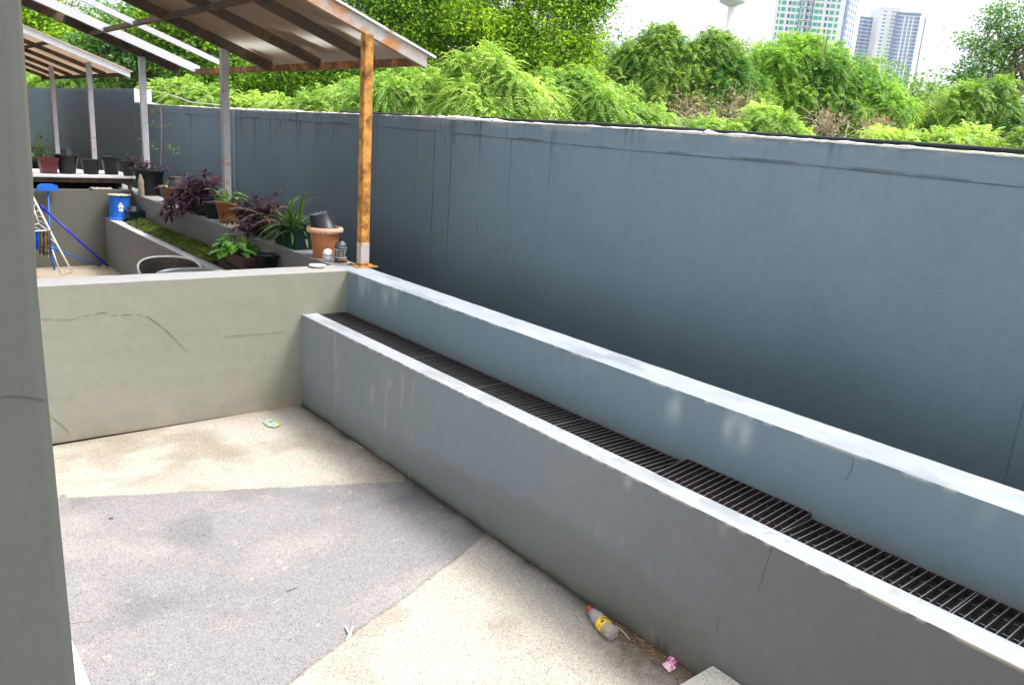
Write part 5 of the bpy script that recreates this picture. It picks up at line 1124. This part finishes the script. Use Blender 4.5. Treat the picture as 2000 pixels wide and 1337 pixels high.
fb.rect(MB(), .0, 4.5, 0, zt_, .3, .4).build('glass_strip', M['bblue'], tA)
for z in rows:
    for x in (7, 11, 15, 19): 
        if x < fb.L-1: fb.rect(MB(), x-1, x+1, z-.9, z+.9, .15, .3).build('side_window', M['bpale'], tA)
DB = 700
tB = empty('tower_block', deep(1720, 240, DB)*np.array((1, 1, 0)), 'blue-grey twin tower block with white core and thin balcony ledges', 'building')
def block(u0, u1, vtop, D0, D1, vref=100, deepth=20): 
    f = Face(u0, D0, u1, D1, vref); z = deep((u0+u1)/2, vtop, (D0+D1)/2)[2]; P = [f.a, f.b, f.b-f.n*deepth, f.a-f.n*deepth]; return f, z, P
# lean of the horizon: sight columns are vertical in the world, so the offsets below are taken near the tops
def dcol(v): return 0
for (u0, u1, vt, D0, D1, base, strips, nm) in (
        (1651, 1658, 13, 690, 690, 'bwhite', [(0, .35, 'bdark')], 'slim'),
        (1661, 1708, 38, DB, DB+6, 'bpale', [(.12, .22, 'bblue'), (.34, .46, 'bblue'), (.62, .72, 'bblue'), (.84, .98, 'bblue')], 'left'),
        (1706, 1745, 20, DB-8, DB-8, 'bwhite', [(.20, .32, 'bpale'), (.60, .68, 'bpale'), (.74, .86, 'bpale')], 'core'),
        (1742, 1786, 30, DB-12, DB-12, 'bpale', [(.0, .13, 'bblue'), (.28, .34, 'bwhite'), (.48, .53, 'bwhite'), (.66, .71, 'bwhite'), (.84, .92, 'bblue')], 'right'),
        (1786, 1797, 30, DB-12, DB+6, 'bwhite', [(.75, 1, 'bdark')], 'edge')):
    f, z, P = block(u0, u1, vt, D0, D1); wl = MB().prism(P, (0, 0, z)).build('wall', M[base], tB)
    for a, b, m in strips: f.rect(MB(), a*f.L, b*f.L, 30, z-1.5, .25, .3).build('window_bay', M[m], wl)
    if nm in ('left', 'right', 'core'):
        bands = MB(); zz_ = z-2
        while zz_ > 40:
            f.rect(bands, .0 if nm != 'core' else .18, f.L-.0 if nm != 'core' else f.L*.9, zz_, zz_+(.4 if nm != 'core' else 1.5), .45, .4); zz_ -= 3.0
        bands.build('floor_bands', M['bwhite'] if nm != 'left' else M['bwhite'], wl)
        f.rect(MB(), -.8, f.L+.8, z, z+.9, .6, 2).build('parapet', M['bdark'] if nm != 'core' else M['bwhite'], wl)
    if nm in ('edge', 'slim'):
        zz_ = z-.5; k = 0
        while zz_ > 60 and k < 22: f.rect(MB(), f.L-.5, f.L+3.2, zz_, zz_+.4, .2, 2).build('balcony', M['bdark'], tB); zz_ -= 5.2; k += 1
# ---- water tower
DW = 250; wt = empty('water_tower', deep(1429, 240, DW)*np.array((1, 1, 0)), 'pale mushroom-shaped water tower against the white sky', 'water tower')
wc = deep(1429, 12, DW); zt_ = wc[2]
MB().lathe([(1.3, 0), (1.5, zt_-.1), (1.7, zt_), (4.0, zt_+1.1), (4.0, zt_+1.7), (3.4, zt_+2.5), (1.5, zt_+3.6), (0, zt_+3.8)][1:], (wc[0], wc[1], 0), 32).build('tank', surf('water_tower_grey', (.60, .66, .70), .7, nscale=.6, namt=.1, bstr=0), wt, True)
MB().lathe([(1.4, 0), (1.0, zt_), (.9, zt_)], (wc[0], wc[1], 0), 24).build('shaft', M['bwhite'], wt, True)
# ---- utility pole
DU = 60; up = empty('utility_pole', deep(1822, 240, DU)*np.array((1, 1, 0)), 'concrete utility pole with a crossarm between the towers and the sparse tree', 'utility pole')
ub = deep(1822, 172, DU); MB().box(ub[0]-.11, ub[0]+.11, ub[1]-.11, ub[1]+.11, -.05, ub[2]+.15).build('pole', M['mortar'], up)
a_, b_2 = deep(1811, 174, DU), deep(1842, 176, DU); dd = (b_2-a_)/np.linalg.norm(b_2-a_); 
MB().tube([a_, b_2], .06, 4).build('crossarm', M['bdark'], up)
for t in (.1, .45, .8): p = a_+(b_2-a_)*t; MB().lathe([(.05, 0), (.09, .08), (.05, .16), (.07, .24), (0, .3)], p, 8).build('insulator', M['browniron'], up)
for k, dz in ((0, 0), (1, .0)):
    pass

# ---- the air: far towers fade slightly
hz = MB().box(-60, 1100, -60, 1100, -1.5, 190).build('haze', M['dark'], None)
m, nt, p = newmat('haze_air'); nt.nodes.remove(p); pv = nt.nodes.new('ShaderNodeVolumePrincipled'); pv.inputs['Color'].default_value = (.85, .92, 1, 1); pv.inputs['Density'].default_value = .0003; pv.inputs['Anisotropy'].default_value = .3
nt.links.new(pv.outputs[0], nt.nodes['Material Output'].inputs['Volume']); hz.data.materials.clear(); hz.data.materials.append(m); tag(hz, kind='stuff'); hz['label'] = 'thin pale haze in the air toward the far towers'
